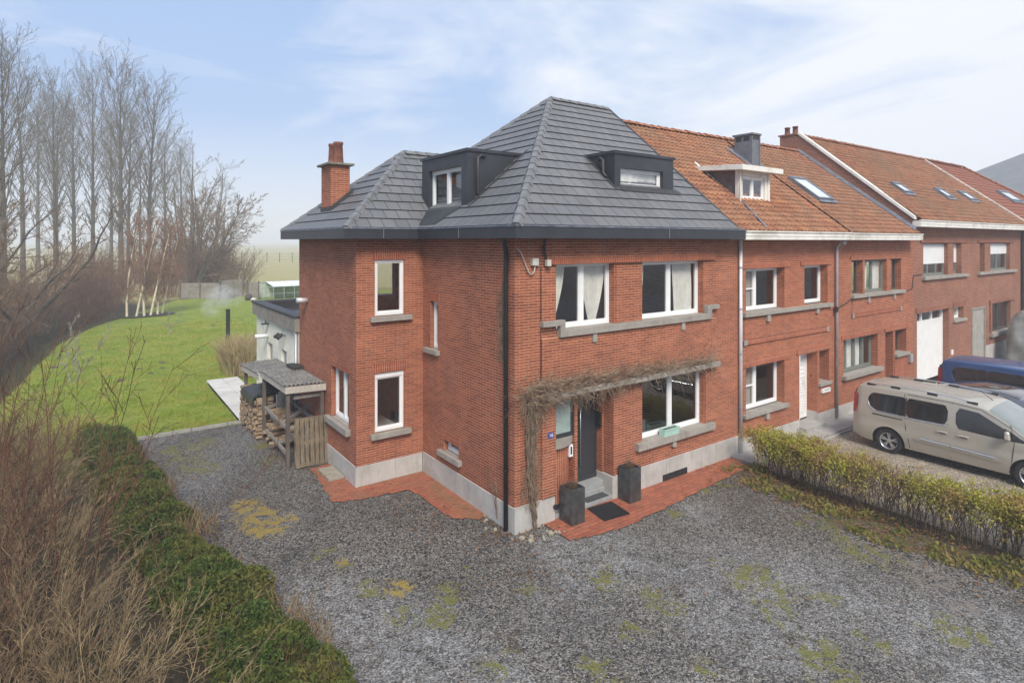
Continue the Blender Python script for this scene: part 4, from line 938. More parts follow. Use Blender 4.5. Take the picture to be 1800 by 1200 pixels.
# ================================================================== VEGETATION TOOLS
def np_mesh(name,V,F,mat,parent=None,org=None,smooth=False):
    me=bpy.data.meshes.new(name); V=np.asarray(V,dtype=np.float32); F=np.asarray(F,dtype=np.int32); k=F.shape[1]
    me.vertices.add(len(V)); me.vertices.foreach_set('co',V.ravel()); me.loops.add(F.size); me.loops.foreach_set('vertex_index',F.ravel())
    me.polygons.add(len(F)); me.polygons.foreach_set('loop_start',np.arange(0,F.size,k,dtype=np.int32)); me.polygons.foreach_set('loop_total',np.full(len(F),k,dtype=np.int32))
    me.update(calc_edges=True); me.materials.append(mat)
    if smooth: me.polygons.foreach_set('use_smooth',[True]*len(F))
    o=bpy.data.objects.new(name,me); col.objects.link(o); ORG[o.name]=Vector((0,0,0))
    if parent: o.parent=parent
    if org: o.location=org
    return o
class Segs:
    def __init__(s): s.d=[]
    def build(s,name,mat,parent=None,sides=3,minr=0):
        A=np.array(s.d,dtype=np.float64); p0=A[:,0:3];p1=A[:,3:6];r0=np.maximum(A[:,6:7],minr);r1=np.maximum(A[:,7:8],minr)
        d=p1-p0; L=np.linalg.norm(d,axis=1,keepdims=True); d/=np.maximum(L,1e-9); p1=p1+d*r1*.5
        a=np.where(np.abs(d[:,2:3])<.9,np.array([[0,0,1.]]),np.array([[1.,0,0]])); u=np.cross(d,a); u/=np.linalg.norm(u,axis=1,keepdims=True); w=np.cross(d,u)
        n=len(A); V=np.zeros((n,2*sides,3))
        for k in range(sides):
            an=2*PI*k/sides; e=u*math.cos(an)+w*math.sin(an); V[:,k]=p0+e*r0; V[:,sides+k]=p1+e*r1
        base=(np.arange(n)*2*sides)[:,None]; F=[]
        for k in range(sides): k2=(k+1)%sides; F.append(base+np.array([[k,k2,sides+k2,sides+k]]))
        return np_mesh(name,V.reshape(-1,3),np.concatenate(F),mat,parent)
def grow(S,R,p,d,L,r,n,wob,trop,spec,r_end=.25,tgt=None):
    """grow one limb; spec=list of dicts for the child levels"""
    px,py,pz=p; dx,dy,dz=d; st=L/n; pts=[]
    for i in range(n):
        dx+=R.uniform(-wob,wob);dy+=R.uniform(-wob,wob);dz+=R.uniform(-wob,wob)+trop
        l=math.sqrt(dx*dx+dy*dy+dz*dz);dx/=l;dy/=l;dz/=l
        q=(px+dx*st,py+dy*st,pz+dz*st); ra=r*(1-(1-r_end)*i/n); rb=r*(1-(1-r_end)*(i+1)/n)
        S.d.append((px,py,pz,*q,ra,rb)); pts.append((px,py,pz,dx,dy,dz,ra)); px,py,pz=q
    pts.append((px,py,pz,dx,dy,dz,rb))
    if spec:
        s=spec[0]; T=tgt or S
        for k in range(s['n']):
            t=s.get('lo',.15)+(1-s.get('lo',.15))*(k+R.random())/s['n']; i=min(n-1,int(t*n)); f=t*n-i; a=pts[i];b=pts[i+1]
            x=a[0]+(b[0]-a[0])*f;y=a[1]+(b[1]-a[1])*f;z=a[2]+(b[2]-a[2])*f
            # random direction at an angle to the limb
            vx,vy,vz=R.gauss(0,1),R.gauss(0,1),R.gauss(0,1); dt=vx*a[3]+vy*a[4]+vz*a[5]; vx-=dt*a[3];vy-=dt*a[4];vz-=dt*a[5]; l=math.sqrt(vx*vx+vy*vy+vz*vz)+1e-6
            an=R.uniform(*s['ang']); c,si=math.cos(an),math.sin(an)
            nd=(a[3]*c+vx/l*si,a[4]*c+vy/l*si,a[5]*c+vz/l*si)
            LL=L*s['len']*R.uniform(.6,1.15)*(1-s.get('taper',.5)*t)
            grow(T,R,(x,y,z),nd,LL,max(s.get('minr',.003),a[6]*s.get('rr',.5)),s.get('seg',3),s.get('wob',.15),s.get('trop',.03),spec[1:],.3)
bark_grey=M_bark('poplar_bark',(.14,.125,.085),(.075,.066,.05),1.5); twig_grey=M_bark('poplar_twig',(.12,.10,.07),(.17,.145,.10),2)
bark_dark=M_bark('dark_bark',(.055,.045,.035),(.11,.09,.065),4); twig_brown=M_bark('brown_twig',(.12,.075,.045),(.27,.18,.11),2.2)
twig_red=M_bark('red_twig',(.24,.115,.07),(.15,.075,.05),1.2); twig_tan=M_bark('tan_twig',(.40,.29,.16),(.10,.075,.04),3.2)
birch_bark=M_bark('birch_bark',(.78,.70,.54),(.50,.42,.26),5); pale_bark=M_bark('pale_bark',(.36,.34,.28),(.22,.20,.16),6)
def finish(root,name_trunk,ST,mt,name_crown,SC,mc,minr=.0,sides=6):
    ST.build(name_trunk,mt,root,sides); SC.build(name_crown,mc,root,3,minr)
def make_poplar(seed,H=24):
    R=random.Random(seed); root=empty('poplar_tree',(0,0,0)); T=Segs(); C=Segs()
    p=(0,0,0); n=14; pts=[]; dx=dy=0
    for i in range(n):
        dx+=R.uniform(-.012,.012);dy+=R.uniform(-.012,.012); q=(p[0]+dx*H/n,p[1]+dy*H/n,p[2]+H/n); r0=.30*(1-i/n)**.85+.02;r1=.30*(1-(i+1)/n)**.85+.02
        T.d.append((*p,*q,r0,r1)); pts.append(p); p=q
    pts.append(p)
    NB=58
    for k in range(NB):
        t=.26+.74*(k+R.random())/NB; i=min(n-1,int(t*n)); f=t*n-i; a=pts[i];b=pts[i+1]; pos=tuple(a[j]+(b[j]-a[j])*f for j in range(3))
        az=k*2.4+R.uniform(-.4,.4); tilt=R.uniform(.45,.85)*(1-.4*t); L=(2.0+4.6*math.sin(min(1,(t-.2)/.8)*PI*.86)**.8)*R.uniform(.75,1.15)
        if t<.4: L*=.65
        d=(math.cos(az)*math.sin(tilt),math.sin(az)*math.sin(tilt),math.cos(tilt))
        rr=.075*(1-t)+.022
        grow(C,R,pos,d,L,rr,5,.10,.07,[dict(n=9,ang=(.35,.8),len=.42,seg=3,trop=.06,rr=.5,minr=.012,lo=.2),dict(n=5,ang=(.35,.8),len=.5,seg=2,trop=.05,rr=.6,minr=.009,lo=.15)],.3)
    finish(root,'trunk',T,bark_grey,'crown',C,twig_grey,.010); return root
def make_spreading(seed,H=12,lean=.15,name='spreading_tree',mb=bark_dark,mc=twig_brown,stems=4,spread=.5,dense=1.0,minr=.008,thick=.16,wob=.16):
    R=random.Random(seed); root=empty(name,(0,0,0)); T=Segs(); C=Segs()
    for k in range(stems):
        az=2*PI*k/stems+R.uniform(-.5,.5); ti=spread*R.uniform(.4,1.1); d=(math.cos(az)*math.sin(ti)+lean,math.sin(az)*math.sin(ti),math.cos(ti))
        grow(T,R,(R.uniform(-.15,.15),R.uniform(-.15,.15),-.1),d,H*R.uniform(.75,1.05),thick*R.uniform(.6,1),11,wob*(.6 if wob<.2 else 1.05),.05,
          [dict(n=int(9*dense),ang=(.4,.95),len=.42,seg=5,trop=.04,rr=.5,lo=.18,wob=wob,minr=.02),dict(n=8,ang=(.4,.9),len=.42,seg=3,trop=.03,rr=.5,wob=wob,minr=.012),dict(n=5,ang=(.4,.9),len=.5,seg=2,trop=.03,rr=.6,wob=wob,minr=minr)],.12,tgt=C)
    finish(root,'trunk',T,mb,'crown',C,mc,minr); return root
def make_thicket(seed,H=4,n=34,rad=1.1,mat=twig_red,name='bare_shrub',minr=.006,arch=.5,twigs=9,sub=3,wob=.12,trop=-.02,r=.016):
    R=random.Random(seed); root=empty(name,(0,0,0)); C=Segs()
    for k in range(n):
        az=R.uniform(0,2*PI); rr=rad*math.sqrt(R.random())*.6; ti=R.uniform(.05,arch)
        a2=az+R.uniform(-.7,.7)
        grow(C,R,(math.cos(az)*rr,math.sin(az)*rr,-.05),(math.cos(a2)*math.sin(ti),math.sin(a2)*math.sin(ti),math.cos(ti)),H*R.uniform(.6,1.1),r*R.uniform(.6,1.3),7,wob,trop,
          [dict(n=twigs,ang=(.3,.9),len=.3,seg=3,trop=.02,rr=.6,wob=wob,lo=.25,minr=minr),dict(n=sub,ang=(.3,.9),len=.45,seg=2,trop=.02,rr=.7,wob=wob,minr=minr*.8)],.3)
    C.build('branches',mat,root,3,minr*.8); return root
def place(proto,spots,label,cat,group,used=[None]):
    """first spot takes the proto itself, the others take copies"""
    out=[]
    for i,sp in enumerate(spots):
        x,y,s,rz=sp[:4]; o=proto if i==0 else copy_tree(proto)
        o.location=(x,y,ground_z(x,y)-.05); o.scale=(s,s,sp[4] if len(sp)>4 else s); o.rotation_euler=(0,0,rz)
        tag(o,label[i] if isinstance(label,list) else label,cat,group); out.append(o)
    return out
# poplars
pop=[make_poplar(11),make_poplar(12),make_poplar(13)]
PS=[[(-12.6,56,1.0,.3,.86),(-8.44,96.5,1.05,1.3,1.0),(-3.68,72.2,1.1,2.2,.99),(3.8,106,.95,.7,.9),(-20,70,1.0,3.3)],
    [(-13.5,87.8,1.0,.4,1.08),(-6.3,86.3,1.0,2.0,1.08),(-.9,72.6,1.05,4.0,.93),(-10.9,110.5,1.1,5.0,1.05),(-17,60,1.0,3.0,.9)],
    [(-13.6,118,1.2,1.0,1.1),(-2.1,92,.95,3.0,.98),(7.4,116,1.0,.2,.9),(-3.65,111,1.1,4.1,1.0),(-9.9,78,.9,5.2,.95)]]
tall='tall bare poplar in the misty row beyond the lawn'
for a,(pr,sp) in enumerate(zip(pop,PS)):
    lb=[tall]*5
    if a==0: lb=['tall bare poplar at the left edge of the photo, nearest of its row',tall,'tall bare poplar with the thickest crown, tallest near the middle of the row',tall,tall]
    if a==1: lb=[tall,'tall bare poplar with a clear pale trunk, left of the thickest crowned poplar','tall bare poplar right of the thickest crowned one, above the birches',tall,tall]
    place(pr,sp,lb,'tree','poplars in the misty row')
# misty spreading trees and the leaning willow
wl=make_spreading(31,H=13,lean=.42,name='willow_tree',stems=8,spread=.46,dense=1.8,minr=.019,thick=.22)
place(wl,[(2.1,62,.94,.15)],'leaning bare willow with many fanned limbs behind the wooden fence','tree',None)
fa=make_spreading(32,H=17,lean=.1,name='misty_tree',stems=3,spread=.35,mb=bark_grey,mc=twig_grey,minr=.015,thick=.28)
place(fa,[(7.5,100,1.2,1.0),(13,112,1.1,2.4),(-1.5,84,.95,4),(3.5,88,.85,5.1)],'pale leafless tree fading into the mist behind the willow','tree','leafless trees fading into the mist')
# gnarled dark trees at the left
gn=make_spreading(33,H=8.6,lean=.35,name='gnarled_tree',stems=4,spread=.75,dense=1.2,minr=.010,thick=.17,wob=.24)
place(gn,[(-11.0,38.5,1.25,.2),(-9.6,45,1.05,2.6),(-12.0,31,1.15,4.2),(-14.5,42,1.3,1.0),(-14,52,1.2,5)],['dark gnarled bare tree spreading over the ditch','dark gnarled bare tree behind the ditch, nearest the birches','dark gnarled bare tree at the left edge of the photo','dark gnarled bare tree far back among the others','dark gnarled bare tree beneath the poplar row'],'tree','gnarled trees along the ditch')
# red brown thicket
th=[make_thicket(41,4.2,52,1.5),make_thicket(42,3.6,52,1.4,mat=twig_brown)]
R=random.Random(5)
sp=[[],[]]
for k in range(26):
    y=R.uniform(27,56); x=edge_x(y)-R.uniform(2.6,7.5); sp[k%2].append((x,y,R.uniform(.8,1.3),R.uniform(0,6)))
for k in range(16):
    y=R.uniform(60,80); x=R.uniform(-9,8); sp[k%2].append((x,y,R.uniform(1.1,1.7),R.uniform(0,6)))
place(th[0],sp[0],'red brown leafless shrub in the thicket beyond the lawn','shrub','red brown shrubs in the thicket'); place(th[1],sp[1],'dull brown leafless shrub in the thicket beyond the lawn','shrub','dull brown shrubs in the thicket')
ys_=make_thicket(44,3.4,40,1.3,mat=M_bark('lichen_twig',(.30,.26,.12),(.20,.17,.09),2),name='lichened_shrub',minr=.009)
place(ys_,[(-11.9,23.5,1.15,0)],'yellowish lichen covered shrub at the left edge beside the ditch','shrub',None)
# birches: one make, copies with own trunk bend
def make_birch(seed):
    R=random.Random(seed); root=empty('birch_tree',(0,0,0)); T=Segs(); C=Segs()
    grow(T,R,(0,0,-.1),(R.uniform(-.02,.16),R.uniform(-.08,.08),1),7.2,.10,12,.045,.02,[dict(n=36,ang=(.3,.75),len=.27,seg=4,trop=.07,rr=.3,lo=.10,taper=.35,minr=.012),dict(n=8,ang=(.3,.8),len=.5,seg=2,trop=.02,rr=.6,minr=.011),dict(n=3,ang=(.3,.8),len=.5,seg=2,trop=0,rr=.7,minr=.010)],.15,tgt=C)
    finish(root,'trunk',T,birch_bark,'crown',C,M_bark('birch_twig',(.34,.19,.115),(.22,.12,.075),2),.012); return root
b1=make_birch(51); b2=make_birch(52)
place(b1,[(-4.37,44.2,1.0,0),(-3.3,43.5,.95,.5),(-2.38,44.0,.95,5.9)],['white stemmed birch at the left end of the clump','white stemmed birch in the middle of the clump','white stemmed birch near the right end of the clump, leaning right'],'tree','birches in the clump on the lawn')
place(b2,[(-3.8,43.8,1.0,0),(-2.9,43.6,.92,.3),(-2.05,44.6,.9,6.1)],['second white stemmed birch from the left end of the clump','second white stemmed birch from the middle of the clump','rightmost white stemmed birch of the clump'],'tree','birches in the clump on the lawn')
m=MB(); pp=[( -3.2+2.0*math.cos(a)*(1+.1*math.sin(3*a)),44.1+1.3*math.sin(a)) for a in [2*PI*i/28 for i in range(28)]]
m.face([(x,y,ground_z(x,y)+.05) for x,y in pp]); o=m.build('planting_bed',M_plain('dark_soil',(.035,.025,.017),.95,var=.5,scale=4)); tag(o,'bare dark soil under the birches','soil bed',kind='structure')
# saplings on the lawn
sa=make_spreading(61,H=2.9,lean=.0,name='young_fruit_tree',mb=pale_bark,mc=pale_bark,stems=2,spread=.7,dense=.45,minr=.007,thick=.035,wob=.2)
place(sa,[(-7.37,20.7,1.0,0),(-7.2,22.6,.8,2),(-2.7,33,.7,1)],['pale branched young fruit tree on the lawn near the ditch','smaller pale sapling right behind the young fruit tree','thin sapling standing in the steam on the lawn'],'tree',None)
# foreground thicket on the left
fg=[make_thicket(71,2.1,40,.95,mat=twig_tan,name='bare_shrub',minr=.0048,arch=1.15,twigs=9,sub=3,wob=.15,trop=-.03,r=.010),
    make_thicket(72,2.0,42,.95,mat=twig_brown,name='bare_shrub',minr=.0048,arch=1.2,twigs=9,sub=3,wob=.17,trop=-.05,r=.011),
    make_thicket(73,3.7,15,.8,mat=M_bark('wine_twig',(.16,.06,.045),(.10,.06,.035),2),name='bare_shrub',minr=.0045,arch=.75,twigs=7,sub=3,wob=.13,trop=-.02,r=.010)]
R=random.Random(9); sp=[[],[],[]]
k=0
for y in np.arange(-3.4,12.5,1.15):
    for dx in (-2.25,-3.3,-4.4):
        bx_=float(np.interp(y,[-4,-1.7,2.57,9.3,13],[-4.3,-4.4,-5.1,-5.8,-6.2]))
        sp[k%3].append((bx_+dx-.1+R.uniform(-.3,.3),y+R.uniform(-.4,.4),R.uniform(.72,.95),R.uniform(0,6.2))); k+=1
sp[2]+=[(-7.3,1.0,1.15,.5),(-7.9,3.4,1.15,2.2),(-8.3,6.0,1.1,4.0)]
for pr,s,l in zip(fg,sp,('tan','brown','reddish')):
    place(pr,s,f'{l} stemmed leafless shrub in the tangle left of the clipped hedge','shrub',f'{l} shrubs in the foreground tangle')
# ornamental grass clump and green shrub
def blades(n,cx,cy,rx,ry,h0,h1,w,R,lean=.4,base=0):
    A=R.random((n,8)); ang=A[:,0]*2*PI; rad=np.sqrt(A[:,1]); x=cx+rx*rad*np.cos(ang); y=cy+ry*rad*np.sin(ang); h=h0+(h1-h0)*A[:,2]; la=A[:,3]*2*PI; ll=lean*A[:,4]*h
    wa=A[:,5]*PI; V=np.zeros((n,5,3)); z0=base
    wx=np.cos(wa)*w;wy=np.sin(wa)*w
    V[:,0]=np.stack([x-wx,y-wy,np.full(n,z0)],1);V[:,1]=np.stack([x+wx,y+wy,np.full(n,z0)],1)
    mx=x+ll*np.cos(la)*.35;my=y+ll*np.sin(la)*.35
    V[:,2]=np.stack([mx+wx*.8,my+wy*.8,z0+h*.6],1);V[:,3]=np.stack([mx-wx*.8,my-wy*.8,z0+h*.6],1)
    V[:,4]=np.stack([x+ll*np.cos(la),y+ll*np.sin(la),z0+h],1)
    b=(np.arange(n)*5)[:,None]; F=np.concatenate([b+np.array([[0,1,2]]),b+np.array([[0,2,3]]),b+np.array([[3,2,4]])]); return V.reshape(-1,3),F
NR=np.random.default_rng(4)
straw=M_leaf('straw_leaf',[(.58,.44,.26),(.34,.24,.12),(.40,.34,.16)],1.5); 
V,F=blades(4200,-1.15,18.9,.85,1.6,.45,1.65,.02,NR,.75); o=np_mesh('ornamental_grass',V,F,straw); tag(o,'dry straw coloured ornamental grass beside the white extension','grass')
lawn_leaf=M_leaf('lawn_blade',[(.20,.31,.03),(.36,.42,.05),(.42,.39,.08)],.6)
n=90000; A=NR.random((n,6)); y=10.95+(A[:,0]**1.35)*27; ex=np.interp(y,[11,12,18,23.6,33,40,46],[-9.6,-9.6,-9.3,-8.8,-8.0,-6.2,-4.0]); xr=np.where(y<17,-2.95,np.where(y<24,-1.0,2.5)); x=ex+(xr-ex)*A[:,1]
cl_=np.array([noise.noise(Vector((a*1.1,b*1.1,4)))+.6*noise.noise(Vector((a*3,b*3,8))) for a,b in zip(x,y)]); h=(.035+.05*A[:,2])*np.clip(1+2.2*cl_,.35,2.6); w_=.006+.0035*(y-10)/8; wa=A[:,3]*PI; la=A[:,4]*2*PI; V=np.zeros((n,3,3)); gz_=np.array([ground_z(a,b) for a,b in zip(x,y)])-.032
V[:,0]=np.stack([x-np.cos(wa)*w_,y-np.sin(wa)*w_,gz_],1);V[:,1]=np.stack([x+np.cos(wa)*w_,y+np.sin(wa)*w_,gz_],1);V[:,2]=np.stack([x+h*.6*np.cos(la),y+h*.6*np.sin(la),gz_+h],1)
o=np_mesh('lawn_grass',V.reshape(-1,3),np.arange(n*3).reshape(-1,3),lawn_leaf); tag(o,'short green lawn grass','grass',kind='stuff')
# rough grass on the ditch banks
n=16000; A=NR.random((n,6)); y=13+A[:,0]*33; ex=np.interp(y,[11,12,18,23.6,33,40,46],[-9.6,-9.6,-9.3,-8.8,-8.0,-6.2,-4.0]); x=ex-A[:,1]*5.5
h=.12+.30*A[:,2]; w_=.012; wa=A[:,3]*PI; la=A[:,4]*2*PI; V=np.zeros((n,3,3)); gz_=np.array([ground_z(a,b) for a,b in zip(x,y)])-.02
V[:,0]=np.stack([x-np.cos(wa)*w_,y-np.sin(wa)*w_,gz_],1);V[:,1]=np.stack([x+np.cos(wa)*w_,y+np.sin(wa)*w_,gz_],1);V[:,2]=np.stack([x+h*.5*np.cos(la),y+h*.5*np.sin(la),gz_+h],1)
o=np_mesh('rough_grass',V.reshape(-1,3),np.arange(n*3).reshape(-1,3),M_leaf('rough_blade',[(.13,.11,.05),(.07,.075,.03),(.10,.085,.04)],.8)); tag(o,'rough dull grass on the ditch bank','grass',kind='stuff')
def leafq(P,size,R,aspect=1.6,up=0.0,jit=.4):
    n=len(P); a=R.normal(size=(n,3)); a[:,2]+=up; a/=np.linalg.norm(a,axis=1,keepdims=True); b=R.normal(size=(n,3)); b-=a*(a*b).sum(1,keepdims=True); b/=np.linalg.norm(b,axis=1,keepdims=True)
    s=size*(1+jit*(R.random((n,1))*2-1)); a=a*s*aspect*.5;b=b*s*.5
    V=np.stack([P-a,P+b*.9,P+a,P-b*.9],1).reshape(-1,3); F=np.arange(n*4).reshape(-1,4); return V,F
# clipped evergreen hedge at the left, with cut brown stems showing
hx=lambda y: np.interp(y,[-4.5,-1.7,-.13,2.57,4.98,9.32,10.6],[-4.5,-4.75,-5.0,-5.55,-5.85,-6.25,-6.6])
Hd=empty('evergreen_hedge',(-5.5,3,0),'low dark green clipped hedge with brown cut patches along the gravel','hedge')
n=105000; A=NR.random((n,5)); y=-4.5+15.0*A[:,0]; off=(A[:,1]*2-1); hw=.58+.05*np.sin(y*2.1)+.06*np.sin(y*5.3)
top=.62+.08*np.sin(y*1.3+1)+.04*np.sin(y*3.7)+.06*np.sin(y*9)
rad=1-(A[:,2]**2.2)*.5; th_=A[:,1]*PI
x=hx(y)+hw*rad*np.cos(th_)*1.0; z=.02+top*rad*(np.abs(np.sin(th_))**.55)*np.where(A[:,3]<.25,A[:,4],1)
lump=np.array([noise.noise(Vector((a*1.5,b*1.5,c*1.5))) for a,b,c in zip(x[::1],y[::1],z[::1])]); x+=lump*.07; z=np.maximum(.02,z+lump*.12)
keep=(lump>-.6)&(np.array([noise.noise(Vector((a*.9+20,b*.9,c))) for a,b,c in zip(x,y,z)])>-.40); P=np.stack([x,y,z],1)[keep]+NR.normal(scale=.015,size=(keep.sum(),3))
V,F=leafq(P-np.array([-5.5,3,0]),.030,NR,2.2,.5); np_mesh('foliage',V,F,M_leaf('hedge_leaf',[(.045,.085,.016),(.095,.14,.025),(.16,.15,.035)],1.9),Hd)
S_=Segs(); R=random.Random(3)
for k in range(900):
    y_=R.uniform(-4.5,10.4); x_=float(hx(y_))+R.uniform(-.6,.6); S_.d.append((x_+5.5,y_-3,0,x_+5.5+R.uniform(-.2,.2),y_-3+R.uniform(-.2,.2),R.uniform(.3,.68),.009,.004))
S_.build('stems',twig_brown,Hd,3)
S_=Segs()
for (cx_,cy_,r_) in ((-5.15,3.3,.5),(-5.0,.9,.35),(-4.65,-.6,.55),(-4.4,-1.15,.4),(-5.6,5.6,.45)):
    for k in range(230):
        a=R.uniform(0,6.28); q=r_*math.sqrt(R.random()); xx=cx_+q*math.cos(a); yy=cy_+q*math.sin(a); z0=R.uniform(.05,.38); S_.d.append((xx+5.5,yy-3,z0,xx+5.5+R.uniform(-.13,.13),yy-3+R.uniform(-.13,.13),z0+R.uniform(.12,.3),.007,.0035))
S_.build('cut_stems',twig_tan,Hd,3)
# thin yellow green hedge at the right
Hr=empty('privet_hedge',(6.9,-5,0),'sparse yellow green hedge over bare stems between the two gravel drives','hedge')
S_=Segs(); L_=[]
hr=lambda y: float(np.interp(y,[-12,-6.1,-4.9,-3.4,-1.0],[7.3,7.05,6.75,6.72,6.95]))
for k in range(620):
    y_=-1.0-11*R.random(); x_=hr(y_)+R.uniform(-.22,.22)
    def tw(p,d,L,r,lv):
        px,py,pz=p
        for i in range(4):
            d=(d[0]+R.uniform(-.22,.22),d[1]+R.uniform(-.22,.22),d[2]+R.uniform(-.1,.12)); l=math.sqrt(sum(c*c for c in d)); d=tuple(c/l for c in d)
            q=(px+d[0]*L/4,py+d[1]*L/4,pz+d[2]*L/4)
            if q[2]>1.0: break
            S_.d.append((px-6.9,py+5,pz,q[0]-6.9,q[1]+5,q[2],r*(1-i*.15),r*(.85-i*.15)))
            if lv<2 and R.random()<.85: tw(q,(d[0]+R.uniform(-.8,.8),d[1]+R.uniform(-.8,.8),d[2]),L*.55,r*.6,lv+1)
            dens=.5+.5*noise.noise(Vector((0,q[1]*.9,2)))
            if q[2]>.36 and R.random()<(q[2]-.25)*1.35*dens*(.35+abs(q[1]+4.2)/3.2): L_.append(q)
            px,py,pz=q
    tw((x_,y_,0),(R.uniform(-.2,.2),R.uniform(-.2,.2),1),.95,.008,0)
S_.build('stems',M_bark('hedge_stem',(.20,.14,.085),(.11,.075,.05),4),Hr,3)
P=np.array(L_); P=np.repeat(P,11,axis=0)+NR.normal(scale=.055,size=(len(P)*11,3)); V,F=leafq(P-np.array([6.9,-5,0]),.031,NR,1.5,.6); np_mesh('foliage',V,F,M_leaf('privet_leaf',[(.48,.44,.045),(.26,.28,.04),(.36,.23,.09)],1.6),Hr)
# weeds and fallen leaves at its foot
n=4200; A=NR.random((n,4)); y=-.4-9*A[:,0]; x=np.interp(y,[-9,-6,-4.5,-3.4,-1.2,0],[6.2,6.1,5.9,5.9,6.3,6.8])+(A[:,1]-.45)*1.3; cl=np.array([noise.noise(Vector((a*1.6,b*1.6,0))) for a,b in zip(x,y)]); k_=cl>-.02
P=np.stack([x,y,.02+.07*A[:,2]],1)[k_]; V,F=leafq(P,.045,NR,2.4,.8); o=np_mesh('weeds',V,F,M_leaf('weed_leaf',[(.24,.22,.05),(.28,.19,.07),(.16,.18,.03)],2)); tag(o,'low weeds and grass at the foot of the right hedge','weeds',kind='stuff')
lit=[]
for (cx_,cy_,rx,ry,c_) in ((6.1,-4,.65,4.0,2600),(6.4,-2.2,.4,1.6,500),(.2,-.05,.9,.5,160),(-.15,.5,.25,.7,90),(-.5,-1.2,.6,.5,90),(-2.7,7,.8,1.8,220),(-1.2,2.2,1.2,1.4,90),(0,-3,5,4,70),(-4.6,0,.8,4,160),(-1.1,1.4,.4,.9,110),(5.6,-1,.9,.4,60)):
    A=NR.normal(size=(c_,2)); lit+= [(cx_+a*rx*.7,cy_+b*ry*.7,.03+.015*R.random()) for a,b in A]
lit=[p for p in lit if not (p[0]>-.03 and p[1]>-.03) and not(p[0]>-1.75 and p[1]>3.85)]
V,F=leafq(np.array(lit),.045,NR,1.3,0); V[:,2]=np.maximum(.02,(V[:,2]-.035)*.35+.035); o=np_mesh('fallen_leaves',V,F,M_leaf('dead_leaf',[(.26,.12,.05),(.15,.085,.045),(.34,.17,.06)],3)); tag(o,'scattered brown and orange fallen leaves','leaves',kind='stuff')
# molehills
mh=MB(); mh.lathe([(0.0,.10),(.06,.09),(.12,.045),(.17,-.02)],(0,0,0),'z',10); 
mo=None
for i,(x_,y_) in enumerate([(-4.89,21.88),(-4.55,20.65),(-3.95,22.89),(-4.04,21.57),(-5.65,19.76),(-8.0,24.48),(-1.56,33.67),(-7.6,28.5),(.13,34.99),(-6.01,16.09)]):
    if mo is None: mo=mh.build('molehill',M_plain('mole_soil',(.10,.075,.045),.95,var=.5,scale=12),smooth=True); q=mo
    else: q=mo.copy(); col.objects.link(q)
    q.location=(x_,y_,ground_z(x_,y_)-.02); s=R.uniform(.6,1.1); q.scale=(s*1.2,s,s*.8); tag(q,'small dark molehill on the lawn','molehill','molehills on the lawn')
# ================================================================== CLIMBING PLANT
vt=M_bark('vine_twig',(.40,.30,.21),(.18,.12,.08),5)
Vn=empty('climbing_plant',(.45,-.05,0),'leafless climbing plant growing up the front wall and along the stone shelf','climber')
R=random.Random(21)
S_=Segs()
for k in range(8):
    x=.42+R.uniform(-.06,.06); y=-.07+R.uniform(-.03,.03); z=0; r=R.uniform(.008,.017); ph=R.uniform(0,6)
    tx=.36+R.uniform(-.12,.14)
    while z<2.62:
        nx_=tx+(.42-tx)*max(0,1-z/1.0)+.04*math.sin(z*3+ph)+R.uniform(-.012,.012); ny=-.08-R.uniform(0,.05); nz_=z+.09
        S_.d.append((x-.45,y+.05,z,nx_-.45,ny+.05,nz_,r,r*.97)); x,y,z=nx_,ny,nz_
S_.build('stem',M_bark('vine_bark',(.22,.165,.115),(.12,.09,.065),9),Vn,5)
S_=Segs()
def wander(x,y,z,dx,dz,L,r,n,sag=0,wob=.5):
    dy=R.uniform(-.3,.3)
    for i in range(n):
        dx+=R.uniform(-wob,wob);dy+=R.uniform(-wob,wob)*.7;dz+=R.uniform(-wob,wob)-sag; l=math.sqrt(dx*dx+dy*dy+dz*dz); dx/=l;dy/=l;dz/=l
        q=(x+dx*L/n,min(-.02,y+dy*L/n),z+dz*L/n)
        if q[1]>-.03: dy=-abs(dy)
        S_.d.append((x-.45,y+.05,z,q[0]-.45,q[1]+.05,q[2],r*(1-.5*i/n),r*(1-.5*(i+1)/n))); x,y,z=q
for k in range(900):
    t=R.random()**1.5; x=.25+5.7*t; thick=(.17*(1-t)+.05); wander(x,-.10-R.uniform(0,.14),2.66+R.uniform(-.6,1)*thick+(.05 if t>.1 else 0),R.choice((-1,1,1)),R.uniform(-.2,.35),R.uniform(.25,.8),R.uniform(.004,.008),7,.02)
for k in range(240):
    z=R.uniform(.4,2.5); wander(.38+R.uniform(-.13,.13),-.1,z,R.uniform(-.4,.4),1,R.uniform(.25,.7),R.uniform(.003,.006),6,0,.3)
for k in range(150):
    x=R.uniform(.6,2.8); wander(x,-.2,2.55,R.uniform(-.5,.5),-.6,R.uniform(.15,.5),.0035,5,.1)
for k in range(60):
    x=R.uniform(.3,6.0); wander(x,-.07,2.75,R.uniform(-.6,.6),1,R.uniform(.2,.5),.003,5,-.02)
for k in range(160): wander(.38+R.gauss(0,.18),-.12,2.55+R.gauss(0,.16),R.uniform(-1,1),R.uniform(-1,1),.4,.004,6)
for k in range(40): wander(.2+R.uniform(-.1,.15),-.08,R.uniform(.7,1.3),R.uniform(-.4,.1),-.7,.4,.004,5)
S_.build('twigs',vt,Vn,3)
V2=Segs()
